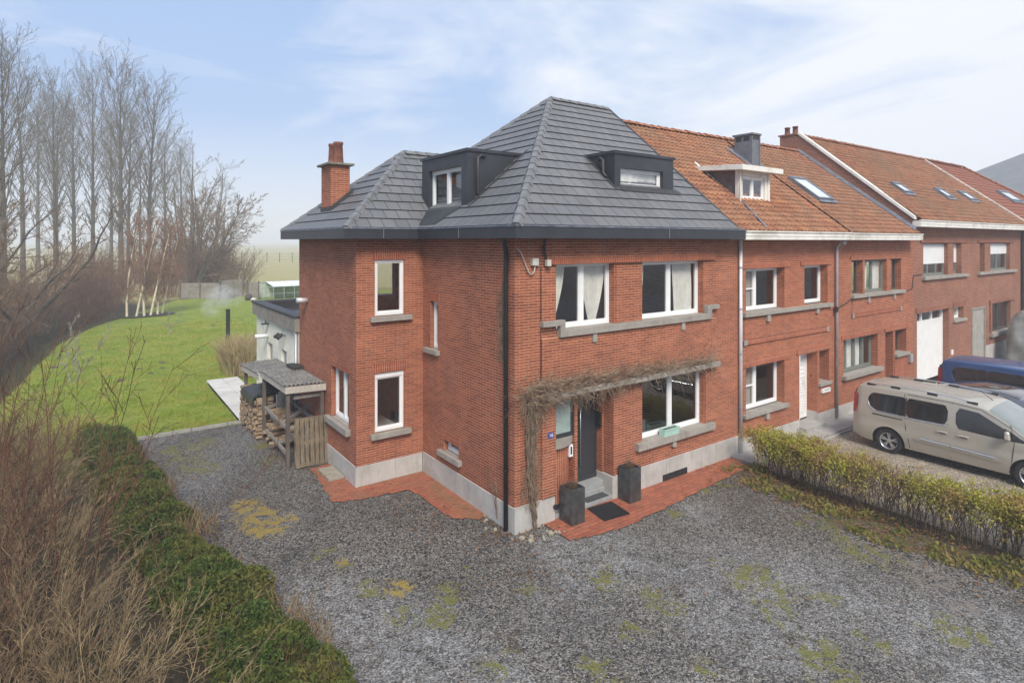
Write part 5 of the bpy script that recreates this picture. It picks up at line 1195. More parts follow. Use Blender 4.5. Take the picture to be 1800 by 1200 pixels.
for (y0,z0,z1,n_,sp_) in ((.55,0.1,1.2,5,.05),(.42,3.3,5.0,14,.09)):
    for k in range(n_):
        y=y0+R.uniform(-sp_,sp_); z=z0; x=-.03
        while z<z1-R.uniform(0,.5):
            ny=y+R.uniform(-.04,.04); nz_=z+.08; V2.d.append((x,y,z,-.03-R.uniform(0,.02),ny,nz_,.006,.005)); y,z=ny,nz_
            if R.random()<.5: V2.d.append((x,y,z,x-.03,y+R.uniform(-.12,.12),z+R.uniform(-.02,.1),.004,.002))
o=V2.build('dead_climber',vt,None,3); tag(o,'withered climber stuck to the side wall beside the black downpipe','climber')
# ================================================================== YARD OBJECTS
def stone_piece(x,y,s,seed):
    R2=random.Random(seed); m=MB(); bm=[]
    rings=6;seg=9
    vs=[(0,0,.75)];fs=[]
    for j in range(1,rings):
        a=PI*j/rings
        for k in range(seg):
            b=2*PI*k/seg; q=1+R2.uniform(-.16,.16); vs.append((math.sin(a)*math.cos(b)*q,math.sin(a)*math.sin(b)*q*.8,math.cos(a)*.75*q))
    vs.append((0,0,-.75)); 
    for k in range(seg): fs.append((0,1+k,1+(k+1)%seg)); fs.append((len(vs)-1,1+(rings-2)*seg+(k+1)%seg,1+(rings-2)*seg+k))
    for j in range(rings-2):
        for k in range(seg): fs.append((1+j*seg+k,1+(j+1)*seg+k,1+(j+1)*seg+(k+1)%seg,1+j*seg+(k+1)%seg))
    m.idx([(a*s,b*s,c*s) for a,b,c in vs],fs); return m
sm=M_concrete('pale_rubble',(.36,.32,.25),scale=9)
rocks=[(-.16,.74,.10),(-.30,.55,.07),(-.20,.30,.06),(-.20,-.10,.07),(-.05,-.26,.09),(.10,-.36,.07),(.22,-.33,.10),(.38,-.42,.06),(.52,-.44,.10),(.66,-.40,.07),(.75,-.48,.06),(.62,-.28,.08),(.85,-.5,.05),(-.12,.95,.06),(.30,-.48,.05)]
for i,(x,y,s) in enumerate(rocks):
    o=stone_piece(x,y,s,i).build('rubble_stone',sm); s2=.6+.5*((i*37)%11)/11; o.location=(x+.05*math.sin(i*5),y+.05*math.cos(i*3),s*.2*s2); o.scale=(s2,s2*.9,s2*.75); o.rotation_euler=(i*.4,i*.7,i*1.3); tag(o,'pale rubble stone lying at the foot of the house corner','stone','rubble stones round the house corner')
# planters
pl_m=M_plain('lead_look_metal',(.085,.088,.092),.30,.5,var=.45,scale=5,spec=.6)
def planter(x0,y0,w,h,label):
    root=empty('tall_planter',(x0+w/2,y0+w/2,.02),label,'planter','tall planters beside the door')
    m=MB(); a,b=x0,x0+w; c,d=y0,y0+w; t_=.025; z0=.022
    m.box(a,b,c,c+t_,z0,z0+h); m.box(a,b,d-t_,d,z0,z0+h); m.box(a,a+t_,c+t_,d-t_,z0,z0+h); m.box(b-t_,b,c+t_,d-t_,z0,z0+h)
    m.build('pot',pl_m,root,bevel=.008)
    m=MB(); m.box(a+t_,b-t_,c+t_,d-t_,z0,z0+h-.05); m.build('soil',M_plain('potting_soil',(.03,.022,.015),.95),root)
    S=Segs(); R=random.Random(int(x0*10))
    for k in range(70): grow(S,R,(R.uniform(-.07,.07),R.uniform(-.07,.07),h-.06),(R.uniform(-.5,.5),R.uniform(-.5,.5),1),R.uniform(.10,.22),.004,4,.25,0,[dict(n=4,ang=(.4,1),len=.5,seg=2,rr=.7,minr=.002)])
    S.build('dead_plant',twig_brown,root,3)
planter(1.08,-.44,.36,.71,'tall dark metal planter left of the front door'); planter(2.77,-.42,.35,.74,'tall dark metal planter right of the front door')
m=MB(); m.idx([(1.76,-.66,.03),(2.42,-.74,.03),(2.52,-.11,.03),(1.86,-.05,.03),(1.76,-.66,.045),(2.42,-.74,.045),(2.52,-.11,.045),(1.86,-.05,.045)],[(0,3,2,1),(4,5,6,7),(0,1,5,4),(1,2,6,5),(2,3,7,6),(3,0,4,7)])
t=NT('rubber_mat'); vo=t.n('ShaderNodeTexVoronoi'); t.l(t.obj(),vo.inputs['Vector']); vo.inputs['Scale'].default_value=26; f=t.ramp(vo.outputs['Distance'],.05,.13,1,0); w_=t.n('ShaderNodeSeparateColor'); t.l(vo.outputs['Color'],w_.inputs[0])
t.bsdf(t.mix(t.math('MULTIPLY',f,t.ramp(w_.outputs[0],.5,.52)),(.008,.008,.009),(.25,.24,.2)),.6); o=m.build('doormat',t.m,org=(2.1,-.4,.03)); tag(o,'black rubber doormat flecked with debris on the red paving','doormat')
m=MB(); m.box(1.95,2.58,.03,.235,.1015,.115); o=m.build('doormat',M_plain('grey_mat',(.055,.057,.06),.9,var=.2,scale=20),org=(2.2,.15,.10)); tag(o,'small grey doormat on the doorstep','doormat')
# mint flower box on the sill
t=M_plain('mint_ceramic',(.36,.55,.47),.35,var=.08); root=empty('flower_box',(4.53,-.03,1.09),'mint green flower box on the window sill','flower box'); m=MB()
a,b,c,d,h=4.26,4.80,-.115,.05,.17; z=1.092
for (x0,x1,y0,y1) in ((a,b,c,c+.015),(a,b,d-.015,d),(a,a+.015,c+.015,d-.015),(b-.015,b,c+.015,d-.015)): m.box(x0,x1,y0,y1,z,z+h)
m.box(a-.01,b+.01,c-.012,c-.001,z+h-.03,z+h+.002); m.box(a+.02,b-.02,c+.015,d-.015,z,z+.02); m.build('trough',t,root,bevel=.004)
m=MB(); m.box(a+.016,b-.016,c+.016,d-.016,z+.021,z+.14); m.build('soil',M_plain('grey_soil',(.06,.05,.045),.95,var=.4,scale=20),root)
m=MB(); m.box(2.60,2.655,.33,.49,1.52,1.85); m.box(2.585,2.60,.345,.475,1.60,1.61); o=m.build('letterbox',black_paint,org=(2.63,.4,1.5),bevel=.008); tag(o,'black letterbox on the brick cheek beside the front door','letterbox')
# concrete gully cover near the wing corner
root=empty('gully_cover',(-1.95,4.9,.02),'small concrete gully cover with a dark slot beside the wing plinth','gully cover')
m=MB(); m.box(-2.13,-1.76,4.55,4.82,.02,.09); m.box(-2.13,-1.76,4.95,5.35,.02,.09); m.box(-1.98,-1.76,4.82,4.95,.02,.09); m.build('slab',sm,root,bevel=.01); m=MB(); m.box(-2.12,-1.98,4.82,4.95,.021,.03); m.build('slot',black_paint,root)
# ---- wood shelter
Sh=empty('wood_shelter',(-2.2,8,0),'lean-to wood shelter with corrugated roof against the brick wing','shelter')
m=MB()
def stick(mb,a,b,w=.07,w2=None):
    a=Vector(a);b=Vector(b);d=(b-a).normalized(); s=d.cross(Vector((0,0,1))) if abs(d.z)<.9 else Vector((1,0,0)); s.normalize(); n=s.cross(d).normalized(); w2=w2 or w
    p=[]
    for q in (a,b):
        for i,j in ((-1,-1),(1,-1),(1,1),(-1,1)): p.append(q+s*i*w/2+n*j*w2/2)
    mb.idx(p,[(3,2,1,0),(4,5,6,7),(0,1,5,4),(1,2,6,5),(2,3,7,6),(3,0,4,7)])
for (x,y,h) in ((-2.66,6.09,1.88),(-1.80,6.09,1.84),(-2.66,8.55,1.84),(-1.82,8.55,1.80),(-2.68,10.85,1.62),(-1.82,10.85,1.6)): 
    q=MB(); stick(q,(x,y,0),(x,y,h),.085); q.build('post',wood_dark,Sh)
for a,b in (((-2.66,6.12,.98),(-1.8,6.12,1.04)),((-2.64,6.1,.95),(-2.64,8.5,.95)),((-1.84,6.1,.95),(-1.84,8.5,.95)),((-2.66,6.1,.32),(-2.62,8.5,.32)),((-1.84,6.1,.35),(-1.84,8.5,.35)),((-2.2,6.9,.35),(-2.2,8.5,.35)),((-2.68,8.6,1.0),(-2.68,10.8,1.0)),((-2.6,8.5,.95),(-1.82,8.5,1.1)),((-2.6,7.3,.3),(-1.84,7.3,.3)),((-2.64,6.6,.98),(-1.84,6.9,1.3)),((-2.5,6.15,1.72),(-1.8,6.15,1.72))): stick(m,a,b,.06,.08)
m.build('rail',wood_grey,Sh)
m=MB(); 
def fasc(a,b,h=.17,t=.03): 
    a=Vector(a);b=Vector(b); d=(b-a).normalized(); n=Vector((d.y,-d.x,0)).normalized()*t; m.idx([a,b,b+n,a+n,a+Vector((0,0,h)),b+Vector((0,0,h)),b+n+Vector((0,0,h)),a+n+Vector((0,0,h))],[(0,3,2,1),(4,5,6,7),(0,1,5,4),(1,2,6,5),(2,3,7,6),(3,0,4,7)])
fasc((-2.74,6.02,1.88),(-1.72,6.02,1.84)); fasc((-2.71,8.66,1.82),(-2.71,6.05,1.88)); fasc((-2.76,11.02,1.60),(-2.76,8.70,1.72),.15)
m.build('fascia',M_wood('pale_board',(.55,.51,.44),(.40,.36,.30)),Sh)
def corr(mb,x0,x1,y0,y1,z00,z10,z01,z11,along='y'):
    n=int((x1-x0)/.0125); 
    for y_a,y_b in ((0,1),):
        top=[];
    NYs=4; vs=[]
    for j in range(NYs+1):
        ty=j/NYs
        for i in range(n+1):
            tx=i/n; zz=(z00*(1-tx)+z10*tx)*(1-ty)+(z01*(1-tx)+z11*tx)*ty; vs.append((x0+(x1-x0)*tx,y0+(y1-y0)*ty,zz+.02*math.sin(tx*(x1-x0)/.105*2*PI)))
    mb.idx(vs,[(j*(n+1)+i,j*(n+1)+i+1,(j+1)*(n+1)+i+1,(j+1)*(n+1)+i) for j in range(NYs) for i in range(n)])
m=MB()
# ridges run from the eave towards the house wall, so build them with x and y swapped
def corr2(mb,x0,x1,y0,y1,zL,zR,dz=0):
    n=int((y1-y0)/.0125); vs=[]
    for j in range(3):
        tx=j/2
        for i in range(n+1):
            ty=i/n; vs.append((x0+(x1-x0)*tx,y0+(y1-y0)*ty,zL+(zR-zL)*tx+dz*ty+.014*math.sin(ty*(y1-y0)/.078*2*PI)))
    mb.idx(vs,[(j*(n+1)+i,j*(n+1)+i+1,(j+1)*(n+1)+i+1,(j+1)*(n+1)+i) for j in range(2) for i in range(n)])
corr(m,-2.78,-1.74,5.97,8.78,2.09,2.05,2.03,2.03); corr(m,-2.82,-1.74,8.62,11.08,1.93,1.93,1.80,1.84)
m.build('corrugated_roof',M_wood('lichened_sheet',(.12,.112,.10),(.34,.32,.285),scale=6,axis='y'),Sh,smooth=True)
m=MB(); m.box(-2.05,-1.75,7.9,8.55,2.06,2.13); m.build('leaf_debris',M_plain('wet_debris',(.03,.03,.028),.9,var=.5,scale=20),Sh)
# pallet leaning on the shelter
Pa=empty('wooden_pallet',(-2.1,5.9,0),'weathered wooden pallet leaning against the shelter posts','pallet')
tl=Matrix.Translation((-2.53,5.80,.03))@Matrix.Rotation(math.radians(-10),4,'X')@Matrix.Rotation(math.radians(1.5),4,'Y')
def tb(mb,x0,x1,y0,y1,z0,z1):
    p=[tl@Vector(q) for q in ((x0,y0,z0),(x1,y0,z0),(x1,y1,z0),(x0,y1,z0),(x0,y0,z1),(x1,y0,z1),(x1,y1,z1),(x0,y1,z1))]; mb.hexa(p)
R=random.Random(8); x=0
while x<.88:
    wd_=.095; q=MB(); tb(q,x,x+wd_,0,.02,0+R.uniform(-.01,.01),1.2+R.uniform(-.01,.01)); q.build('board',wood_pallet,Pa); x+=wd_+R.uniform(.018,.04)
m=MB()
for z in (.0,.55,1.1): tb(m,0,.92,.021,.10,z,z+.1)
m.build('bearer',wood_pallet,Pa)
m=MB()
for x in (0,.4,.82): tb(m,x,x+.1,.101,.12,0,1.2)
m.build('back_board',wood_pallet,Pa)
# split logs
R=random.Random(17); protos=[]
for k in range(5):
    mm=MB(); n=R.choice((3,4,5)); L_=.44; a0=R.uniform(0,6); pr=[(math.cos(a0+2*PI*i/n)*R.uniform(.045,.075),math.sin(a0+2*PI*i/n)*R.uniform(.045,.075)) for i in range(n)]
    mm.idx([(-L_/2,a,b) for a,b in pr]+[(L_/2,a,b) for a,b in pr],[tuple(range(n-1,-1,-1)),tuple(range(n,2*n))]+[(i,(i+1)%n,n+(i+1)%n,n+i) for i in range(n)])
    protos.append((mm,None))
pm_=[None]*5
def log(x,y,z):
    k=R.randrange(5)
    if pm_[k] is None: pm_[k]=protos[k][0].build('split_log',wood_log); q=pm_[k]
    else: q=pm_[k].copy(); col.objects.link(q)
    q.location=(x,y,z); q.rotation_euler=(R.uniform(0,6.2),R.uniform(-.12,.12),R.uniform(-.2,.2)); tag(q,'split log in the firewood stack under the shelter','log','split logs stacked in the shelter')
for row in range(11):
    for j in range(20):
        y=8.72+j*.108+R.uniform(-.015,.015)
        if row*.105>1.18-.03*j*0: continue
        log(-2.60+R.uniform(-.07,.05)-.0,y,.07+row*.105+R.uniform(-.01,.01))
for j in range(45): log(-2.3+R.uniform(-.25,.25),R.uniform(7.5,8.45),.12+.9*R.random()*(.5+.5*R.random()))
m=MB(); m.tube([(-2.86,8.9,1.20),(-2.3,9.3,1.32),(-2.0,10,1.3)],[.02,.28,.03],8); m.idx([(-2.9,8.75,1.23),(-2.1,8.75,1.30),(-2.1,10.3,1.30),(-2.9,10.3,1.22),(-2.95,8.7,1.05),(-2.95,10.3,1.05)],[(0,1,2,3),(4,0,3,5)]); o=m.build('tarpaulin',M_plain('dark_tarp',(.035,.04,.04),.4,var=.3),org=(-2.5,9.5,1.2)); tag(o,'dark tarpaulin scrap covering the firewood stack','tarpaulin')
# stove pipe standing in the grass, far garden items
m=MB(); m.tube([(-.91,23.9,0),(-.91,23.9,2.15)],.10,14); m.lathe([(.10,0),(.115,.01),(.115,.05),(.10,.06),(.085,.06),(.085,-.2),(0,-.2)],(-.91,23.9,2.15),'z',14); o=m.build('chimney_pipe',black_paint,smooth=40,org=(-.91,23.9,0)); tag(o,'tall black pipe standing behind the dry ornamental grass','pipe')
def plank_fence(name,P,Q,h,label,rows=7,gap=.02,step=2.0):
    P=Vector(P);Q=Vector(Q);d=(Q-P);L=d.length;d.normalize(); root=empty(name,P,label,'fence'); n=max(1,round(L/step))
    f=Fr(P,(d.x,d.y,0),(d.y,-d.x,0)); m=MB(); R=random.Random(int(L*7)); hh=h/rows
    for k in range(rows): f.box(m,0,L,k*hh+gap,(k+1)*hh-.01+R.uniform(-.01,.01),-.01,.02)
    m.build('plank_panel',wood_grey,root)
    for k in range(n+1): q=MB(); f.box(q,L*k/n-.05,L*k/n+.05,0,h+.12,.021,.10); q.build('fence_post',wood_dark,root)
plank_fence('plank_fence',(.7,57.6,0),(3.9,55.6,0),1.55,'grey plank fence behind the birches')
plank_fence('plank_fence',(4.0,55.8,0),(6.4,57.5,0),1.75,'taller grey plank fence panel in front of the willow trunk')
# low pale polytunnel greenhouse
Gh=empty('greenhouse',(8.5,52,0),'low pale greenhouse with white sheet roof beyond the lawn','greenhouse')
m=MB()
for x_ in np.arange(6.9,12.1,1.0): m.tube([(x_,54,0),(x_,54,1.55)],.03,4); m.tube([(x_,51.0,0),(x_,51.0,1.25)],.03,4); m.tube([(x_,54,1.55),(x_,51.0,1.25)],.025,4)
m.tube([(6.9,51,1.25),(12.1,51,1.25)],.03,4); m.tube([(6.9,54,1.55),(12.1,54,1.55)],.03,4); m.tube([(6.9,51,.6),(12.1,51,.6)],.02,4); m.build('frame',M_plain('green_frame',(.30,.42,.34),.5),Gh)
m=MB(); m.face([(7.9,50.95,1.28),(12.1,50.95,1.28),(12.1,54.05,1.60),(7.9,54.05,1.60)]); m.build('roof_sheet',M_plain('white_sheet',(.75,.77,.76),.5),Gh)
m=MB(); m.face([(6.9,54.06,0),(12.1,54.06,0),(12.1,54.06,1.5),(6.9,54.06,1.5)]); m.build('side_sheet',M_plain('green_film',(.42,.46,.40),.4,var=.25),Gh)
plank_fence('plank_fence',(6.1,53.4,0),(6.9,52.4,0),1.7,'short weathered board panel beside the greenhouse',rows=1,step=1)
# small compost clutter by the fence
for i,(x_,y_,s_,c_,l_,nm) in enumerate([(5.9,52.3,.32,(.06,.05,.05),'dark round bin beside the fence','bin'),(4.9,55,.35,(.10,.085,.06),'dark heap of garden waste by the fence','compost_heap'),(6.2,51.6,.25,(.55,.54,.5),'pale sack by the greenhouse','sack')]):
    m=MB(); m.lathe([(0,.0),(s_,0),(s_*1.05,s_*1.1),(s_*.9,s_*1.6),(s_*.4,s_*1.9),(0,s_*1.95)] if i<2 else [(0,0),(s_,.02),(s_*1.1,s_*.5),(s_*.6,s_*.9),(0,s_)],(0,0,0),'z',14); o=m.build(nm,M_plain(nm+'_mat',c_,.8,var=.3),smooth=True); o.location=(x_,y_,0); tag(o,l_,nm.replace('_',' '))
# wooden tripod clothes post
m=MB()
for a in (0,2.1,4.2): m.tube([(3.3+.45*math.cos(a),54.6+.45*math.sin(a),0),(3.3,54.6,.85)],.03,5)
m.tube([(3.3,54.6,.8),(3.3,54.6,1.5)],.03,5); o=m.build('wooden_tripod',pale_bark,org=(3.3,54.6,0)); tag(o,'pale wooden tripod standing before the plank fence','tripod')
# field fence far away: posts of one wire fence
Ff=empty('field_fence',(28,140,.3),'faint post and wire fence across the misty field','fence')
m=MB(); P0=Vector((8,152,.9)); P1=Vector((60,118,.9)); d=(P1-P0); 
for k in range(22): q=P0+d*(k/21.0); mm=MB(); mm.tube([(q.x,q.y,.3),(q.x,q.y,3.0)],.09,4); mm.build('fence_post',bark_dark,Ff)
for z in (1.4,2.1,2.75): m.tube([(P0.x,P0.y,z),(P1.x,P1.y,z)],.02,3)
m.build('wire',bark_dark,Ff)
# steam drifting over the lawn
m=MB(); m.box(-3.3,1.0,19.5,30.5,.4,4.2); st_o=m.build('steam',None or M_plain('tmp',(1,1,1)))
t=NT('steam_cloud'); p=t.obj(); P=t.sep(p)
# steam: density concentrated along a rising plume
st_o.data.materials.clear()
def plume_pt(x,y,d):
    f_=1039.0; tr=math.atan2(1450,1039); F=(math.cos(tr),math.sin(tr)); Rr=(math.sin(tr),-math.cos(tr)); a=(x-900)/f_
    return (-6.743+d*(F[0]+a*Rr[0]),-9.316+d*(F[1]+a*Rr[1]),5.7+d*(424-y)/f_)
path=[plume_pt(*q) for q in ((452,607,25),(438,590,25),(425,575,25),(412,560,25.2),(402,545,25.4),(392,533,25.7),(380,528,26),(372,540,26),(392,520,26.5),(415,524,26.5),(432,540,26.2))]
pos_=t.pos()
tot=None
for (cx_,cy_,cz_),r_ in zip(path,(.34,.38,.42,.45,.48,.52,.48,.40,.45,.38,.30)):
    vm=t.n('ShaderNodeVectorMath',operation='DISTANCE'); t.l(pos_,vm.inputs[0]); vm.inputs[1].default_value=(cx_,cy_,cz_)
    d_=t.ramp(vm.outputs['Value'],0,r_*1.5,1,0); tot=d_ if tot is None else t.math('MAXIMUM',tot,d_)
nz_=t.noise(pos_,1.7,6,.75,1.8)
den=t.math('MULTIPLY',t.math('MULTIPLY',t.ramp(tot,.12,.9),t.ramp(nz_,.43,.64)),7.0)
pv=t.n('ShaderNodeVolumePrincipled'); pv.inputs['Color'].default_value=(.95,.95,.93,1); t.l(den,pv.inputs['Density']); t.l(pv.outputs[0],t.out.inputs['Volume'])
st_o.data.materials.append(t.m); tag(st_o,'thin white steam drifting over the lawn beside the extension','steam',kind='stuff')

# ================================================================== VEHICLES
def lerp(tab,l): return float(np.interp(l,[a for a,_ in tab],[b for _,b in tab]))
def smooth_tab(tab):
    xs_=np.linspace(tab[0][0],tab[-1][0],160); y=np.interp(xs_,[a for a,_ in tab],[b for _,b in tab]); k=np.ones(7)/7; yp=np.pad(y,3,mode='edge'); return list(zip(xs_,np.convolve(yp,k,'valid')))
class Car:
    def __init__(s,L,W,top,belt,plan,wheels,wr=.33,sill=.24,tum=.20,crown=None,arch=.40):
        s.L=L;s.Wd=W;s.top=smooth_tab(top);s.belt=smooth_tab(belt);s.plan=smooth_tab(plan);s.wheels=wheels;s.wr=wr;s.sill=sill;s.tum=tum;s.arch=arch
        s.crown=smooth_tab(crown or [(0,.10),(L,.10)])
    def W(s,l): return lerp(s.plan,l)
    def zb(s,l):
        z=s.sill+ (.10*max(0,1-l/.35)) + .06*max(0,1-(s.L-l)/.4)
        for w in s.wheels:
            d=abs(l-w)
            if d<s.arch: z=max(z,s.wr+math.sqrt(s.arch**2-d*d)*.98)
        return z
    def zt(s,l): return lerp(s.top,l)
    def zs(s,l): return s.zt(l)-lerp(s.crown,l)
    def side(s,l,z):
        w=s.W(l); b=lerp(s.belt,l)
        y=w
        if z>b: y-=s.tum*(z-b)*(.75+.35*(z-b))
        if z<.50: y-=.07*((.50-z)/.3)**1.5
        y+= .012*math.exp(-((z-.62)/.10)**2) - .010*math.exp(-((z-.80)/.06)**2)
        return y
    def roofpt(s,l,a): # a 0..1 from gutter to centre line
        zs=s.zs(l); y0=s.side(l,zs); dz=s.zt(l)-zs; n=2.6; an=min(.99999,max(0,a))*PI/2
        return (y0*math.cos(an)**(2/n),zs+dz*math.sin(an)**(2/n))
    def body(s,parent,mat,roofmat=None):
        ls=set(np.linspace(0,s.L,62))
        for w in s.wheels: 
            for k in range(17): ls.add(w-s.arch*math.cos(PI*k/16))
            ls.add(w-s.arch-.002); ls.add(w+s.arch+.002)
        ls=sorted(ls); M_=16;N_=9; V=[];
        for l in ls:
            zb=s.zb(l);zs=s.zs(l); row=[]
            for i in range(M_+1):
                z=zb+(zs-zb)*i/M_; row.append((l,s.side(l,z),z))
            for j in range(1,N_+1): y,z=s.roofpt(l,j/N_); row.append((l,y,z))
            full=row+[(a,-b,c) for a,b,c in row[-2::-1]]; V.append(full)
        n=len(V[0]); m=MB(); fs=[(i*n+j,(i+1)*n+j,(i+1)*n+j+1,i*n+j+1) for i in range(len(ls)-1) for j in range(n-1)]
        fs=[f[::-1] for f in fs]
        fs.append(tuple(range(n))); fs.append(tuple(range(len(ls)*n-1,(len(ls)-1)*n-1,-1)))
        m.idx([p for r in V for p in r],fs); o=m.build('body',mat,parent,smooth=35)
        m=MB(); w=s.Wd/2-.26; m.box(.2,s.L-.2,-w,w,.17,.75)
        for x in s.wheels: m.box(x-.5,x+.5,-s.Wd/2+.14,s.Wd/2-.14,.45,.80)
        m.build('underbody',black_paint,parent)
        return o
    def patch(s,parent,name,mat,cols,off=.006,sgn=None,rows=5,owner=None,th=True):
        """cols: list of (l,z_bottom,z_top) – conforming side patch"""
        for sg in ((1,-1) if sgn is None else (sgn,)):
            m=MB(); V=[]
            for l,a,b in cols:
                for i in range(rows+1):
                    z=a+(b-a)*i/rows; V.append((l,sg*(s.side(l,z)+off),z))
            n=rows+1; fs=[(i*n+j,(i+1)*n+j,(i+1)*n+j+1,i*n+j+1) for i in range(len(cols)-1) for j in range(rows)]
            m.idx(V,fs if sg<0 else [f[::-1] for f in fs]); m.build(name,mat,parent,smooth=True)
    def roofpatch(s,parent,name,mat,l0,l1,a0,off=.006,n=10,fn=None):
        m=MB(); V=[];A=[a0+(1-a0)*i/6 for i in range(7)]
        for k in range(n+1):
            l=l0+(l1-l0)*k/n; a_=A if not fn else [fn(l)+(1-fn(l))*i/6 for i in range(7)]
            r=[]
            for a in a_: y,z=s.roofpt(l,a); r.append((l,y,z+off))
            V+= r+[(p[0],-p[1],p[2]) for p in r[-2::-1]]
        q=13; fs=[(i*q+j,(i+1)*q+j,(i+1)*q+j+1,i*q+j+1)[::-1] for i in range(n) for j in range(q-1)]
        m.idx(V,fs); return m.build(name,mat,parent,smooth=True)
    def line(s,parent,name,mat,pts,r=.004,off=.003,sides=4):
        for sg in (1,-1):
            m=MB(); m.tube([(l,sg*(s.side(l,z)+off),z) for l,z in pts],r,sides); m.build(name,mat,parent)
    def wheel(s,parent,x,sg,rimmat,w=.21):
        r=s.wr; y=sg*(s.Wd/2-.035); root=None
        m=MB(); yy=[0,-.03,-.06,-w+.03,-w]; m.lathe([(r*.66,sg*-.01),(r*.80,0),(r*.95,sg*-.008),(r,sg*-.035),(r,-sg*(w-.03)),(r*.94,-sg*w),(r*.6,-sg*w)],(x,y,r),'y',32)
        ty=m.build('tyre',rubber,parent,smooth=40); ty.name='wheel'
        m=MB(); m.lathe([(r*.66,-sg*.008),(r*.62,-sg*.02),(r*.60,-sg*.10),(r*.60,-sg*.16)],(x,y,r),'y',28)
        for k in range(5):
            for dlt in (-.16,.16):
                a=2*PI*k/5+.3; a1=a+dlt
                p0=Vector((x+math.cos(a+dlt*.4)*r*.12,y-sg*.035,r+math.sin(a+dlt*.4)*r*.12)); p1=Vector((x+math.cos(a1)*r*.63,y-sg*.018,r+math.sin(a1)*r*.63)); t_=Vector((-math.sin(a),0,math.cos(a)))*r*.045
                q=Vector((0,-sg*.03,0)); m.idx([p0-t_,p0+t_,p1+t_,p1-t_,p0-t_+q,p0+t_+q,p1+t_+q,p1-t_+q],[(0,1,2,3),(7,6,5,4),(0,4,5,1),(1,5,6,2),(2,6,7,3),(3,7,4,0)])
        m.lathe([(0,-sg*.02),(r*.15,-sg*.022),(r*.18,-sg*.04)],(x,y,r),'y',14)
        m.build('rim',rimmat,ty,smooth=30)
        m=MB(); m.lathe([(0,-sg*.09),(r*.60,-sg*.09)],(x,y,r),'y',20); m.build('brake_disc',dark_disc,ty)
rubber=M_plain('tyre_rubber',(.018,.018,.019),.8,var=.25,scale=9); dark_disc=M_plain('dark_disc',(.03,.03,.032),.6)
alloy=M_plain('alloy_rim',(.55,.56,.58),.3,.75,var=.08); chrome=M_plain('roof_rail_metal',(.62,.62,.62),.25,.8,var=.08)
def M_paint(name,c,metal=.35,rough=.38):
    t=NT(name); p=t.obj(); d=t.ramp(t.noise(p,2.0,6,.75,.6),.4,.75,0,.22); fl=t.noise(p,220,2,.5)
    cc=t.mix(t.ramp(fl,.3,.7,0,.25),c,tuple(min(1,x*1.25) for x in c)); cc=t.mix(d,cc,tuple(.55*x+.10*.45*.8 for x in c))
    t.bsdf(cc,t.ramp(d,0,.22,rough,rough+.25),metal,None,.5,.6); return t.m
beige=M_paint('beige_metallic',(.45,.42,.355),.3,.35); bluep=M_paint('blue_metallic',(.028,.072,.20),.35,.3); darkg=M_paint('graphite_metallic',(.19,.20,.23),.4,.3); blackroof=M_plain('gloss_black_roof',(.035,.028,.026),.12,var=.3,scale=1.5,coat=1)
tint=M_plain('tinted_glass',(.012,.013,.014),.05,var=.3,scale=2,spec=.8); wind=M_plain('windscreen_glass',(.16,.19,.18),.06,var=.2,scale=1.2,spec=.9,coat=.6)
redl=M_plain('red_lamp',(.42,.012,.015),.15,var=.3,spec=.8); clearl=M_plain('clear_lamp',(.6,.62,.65),.08,var=.2,spec=.8)
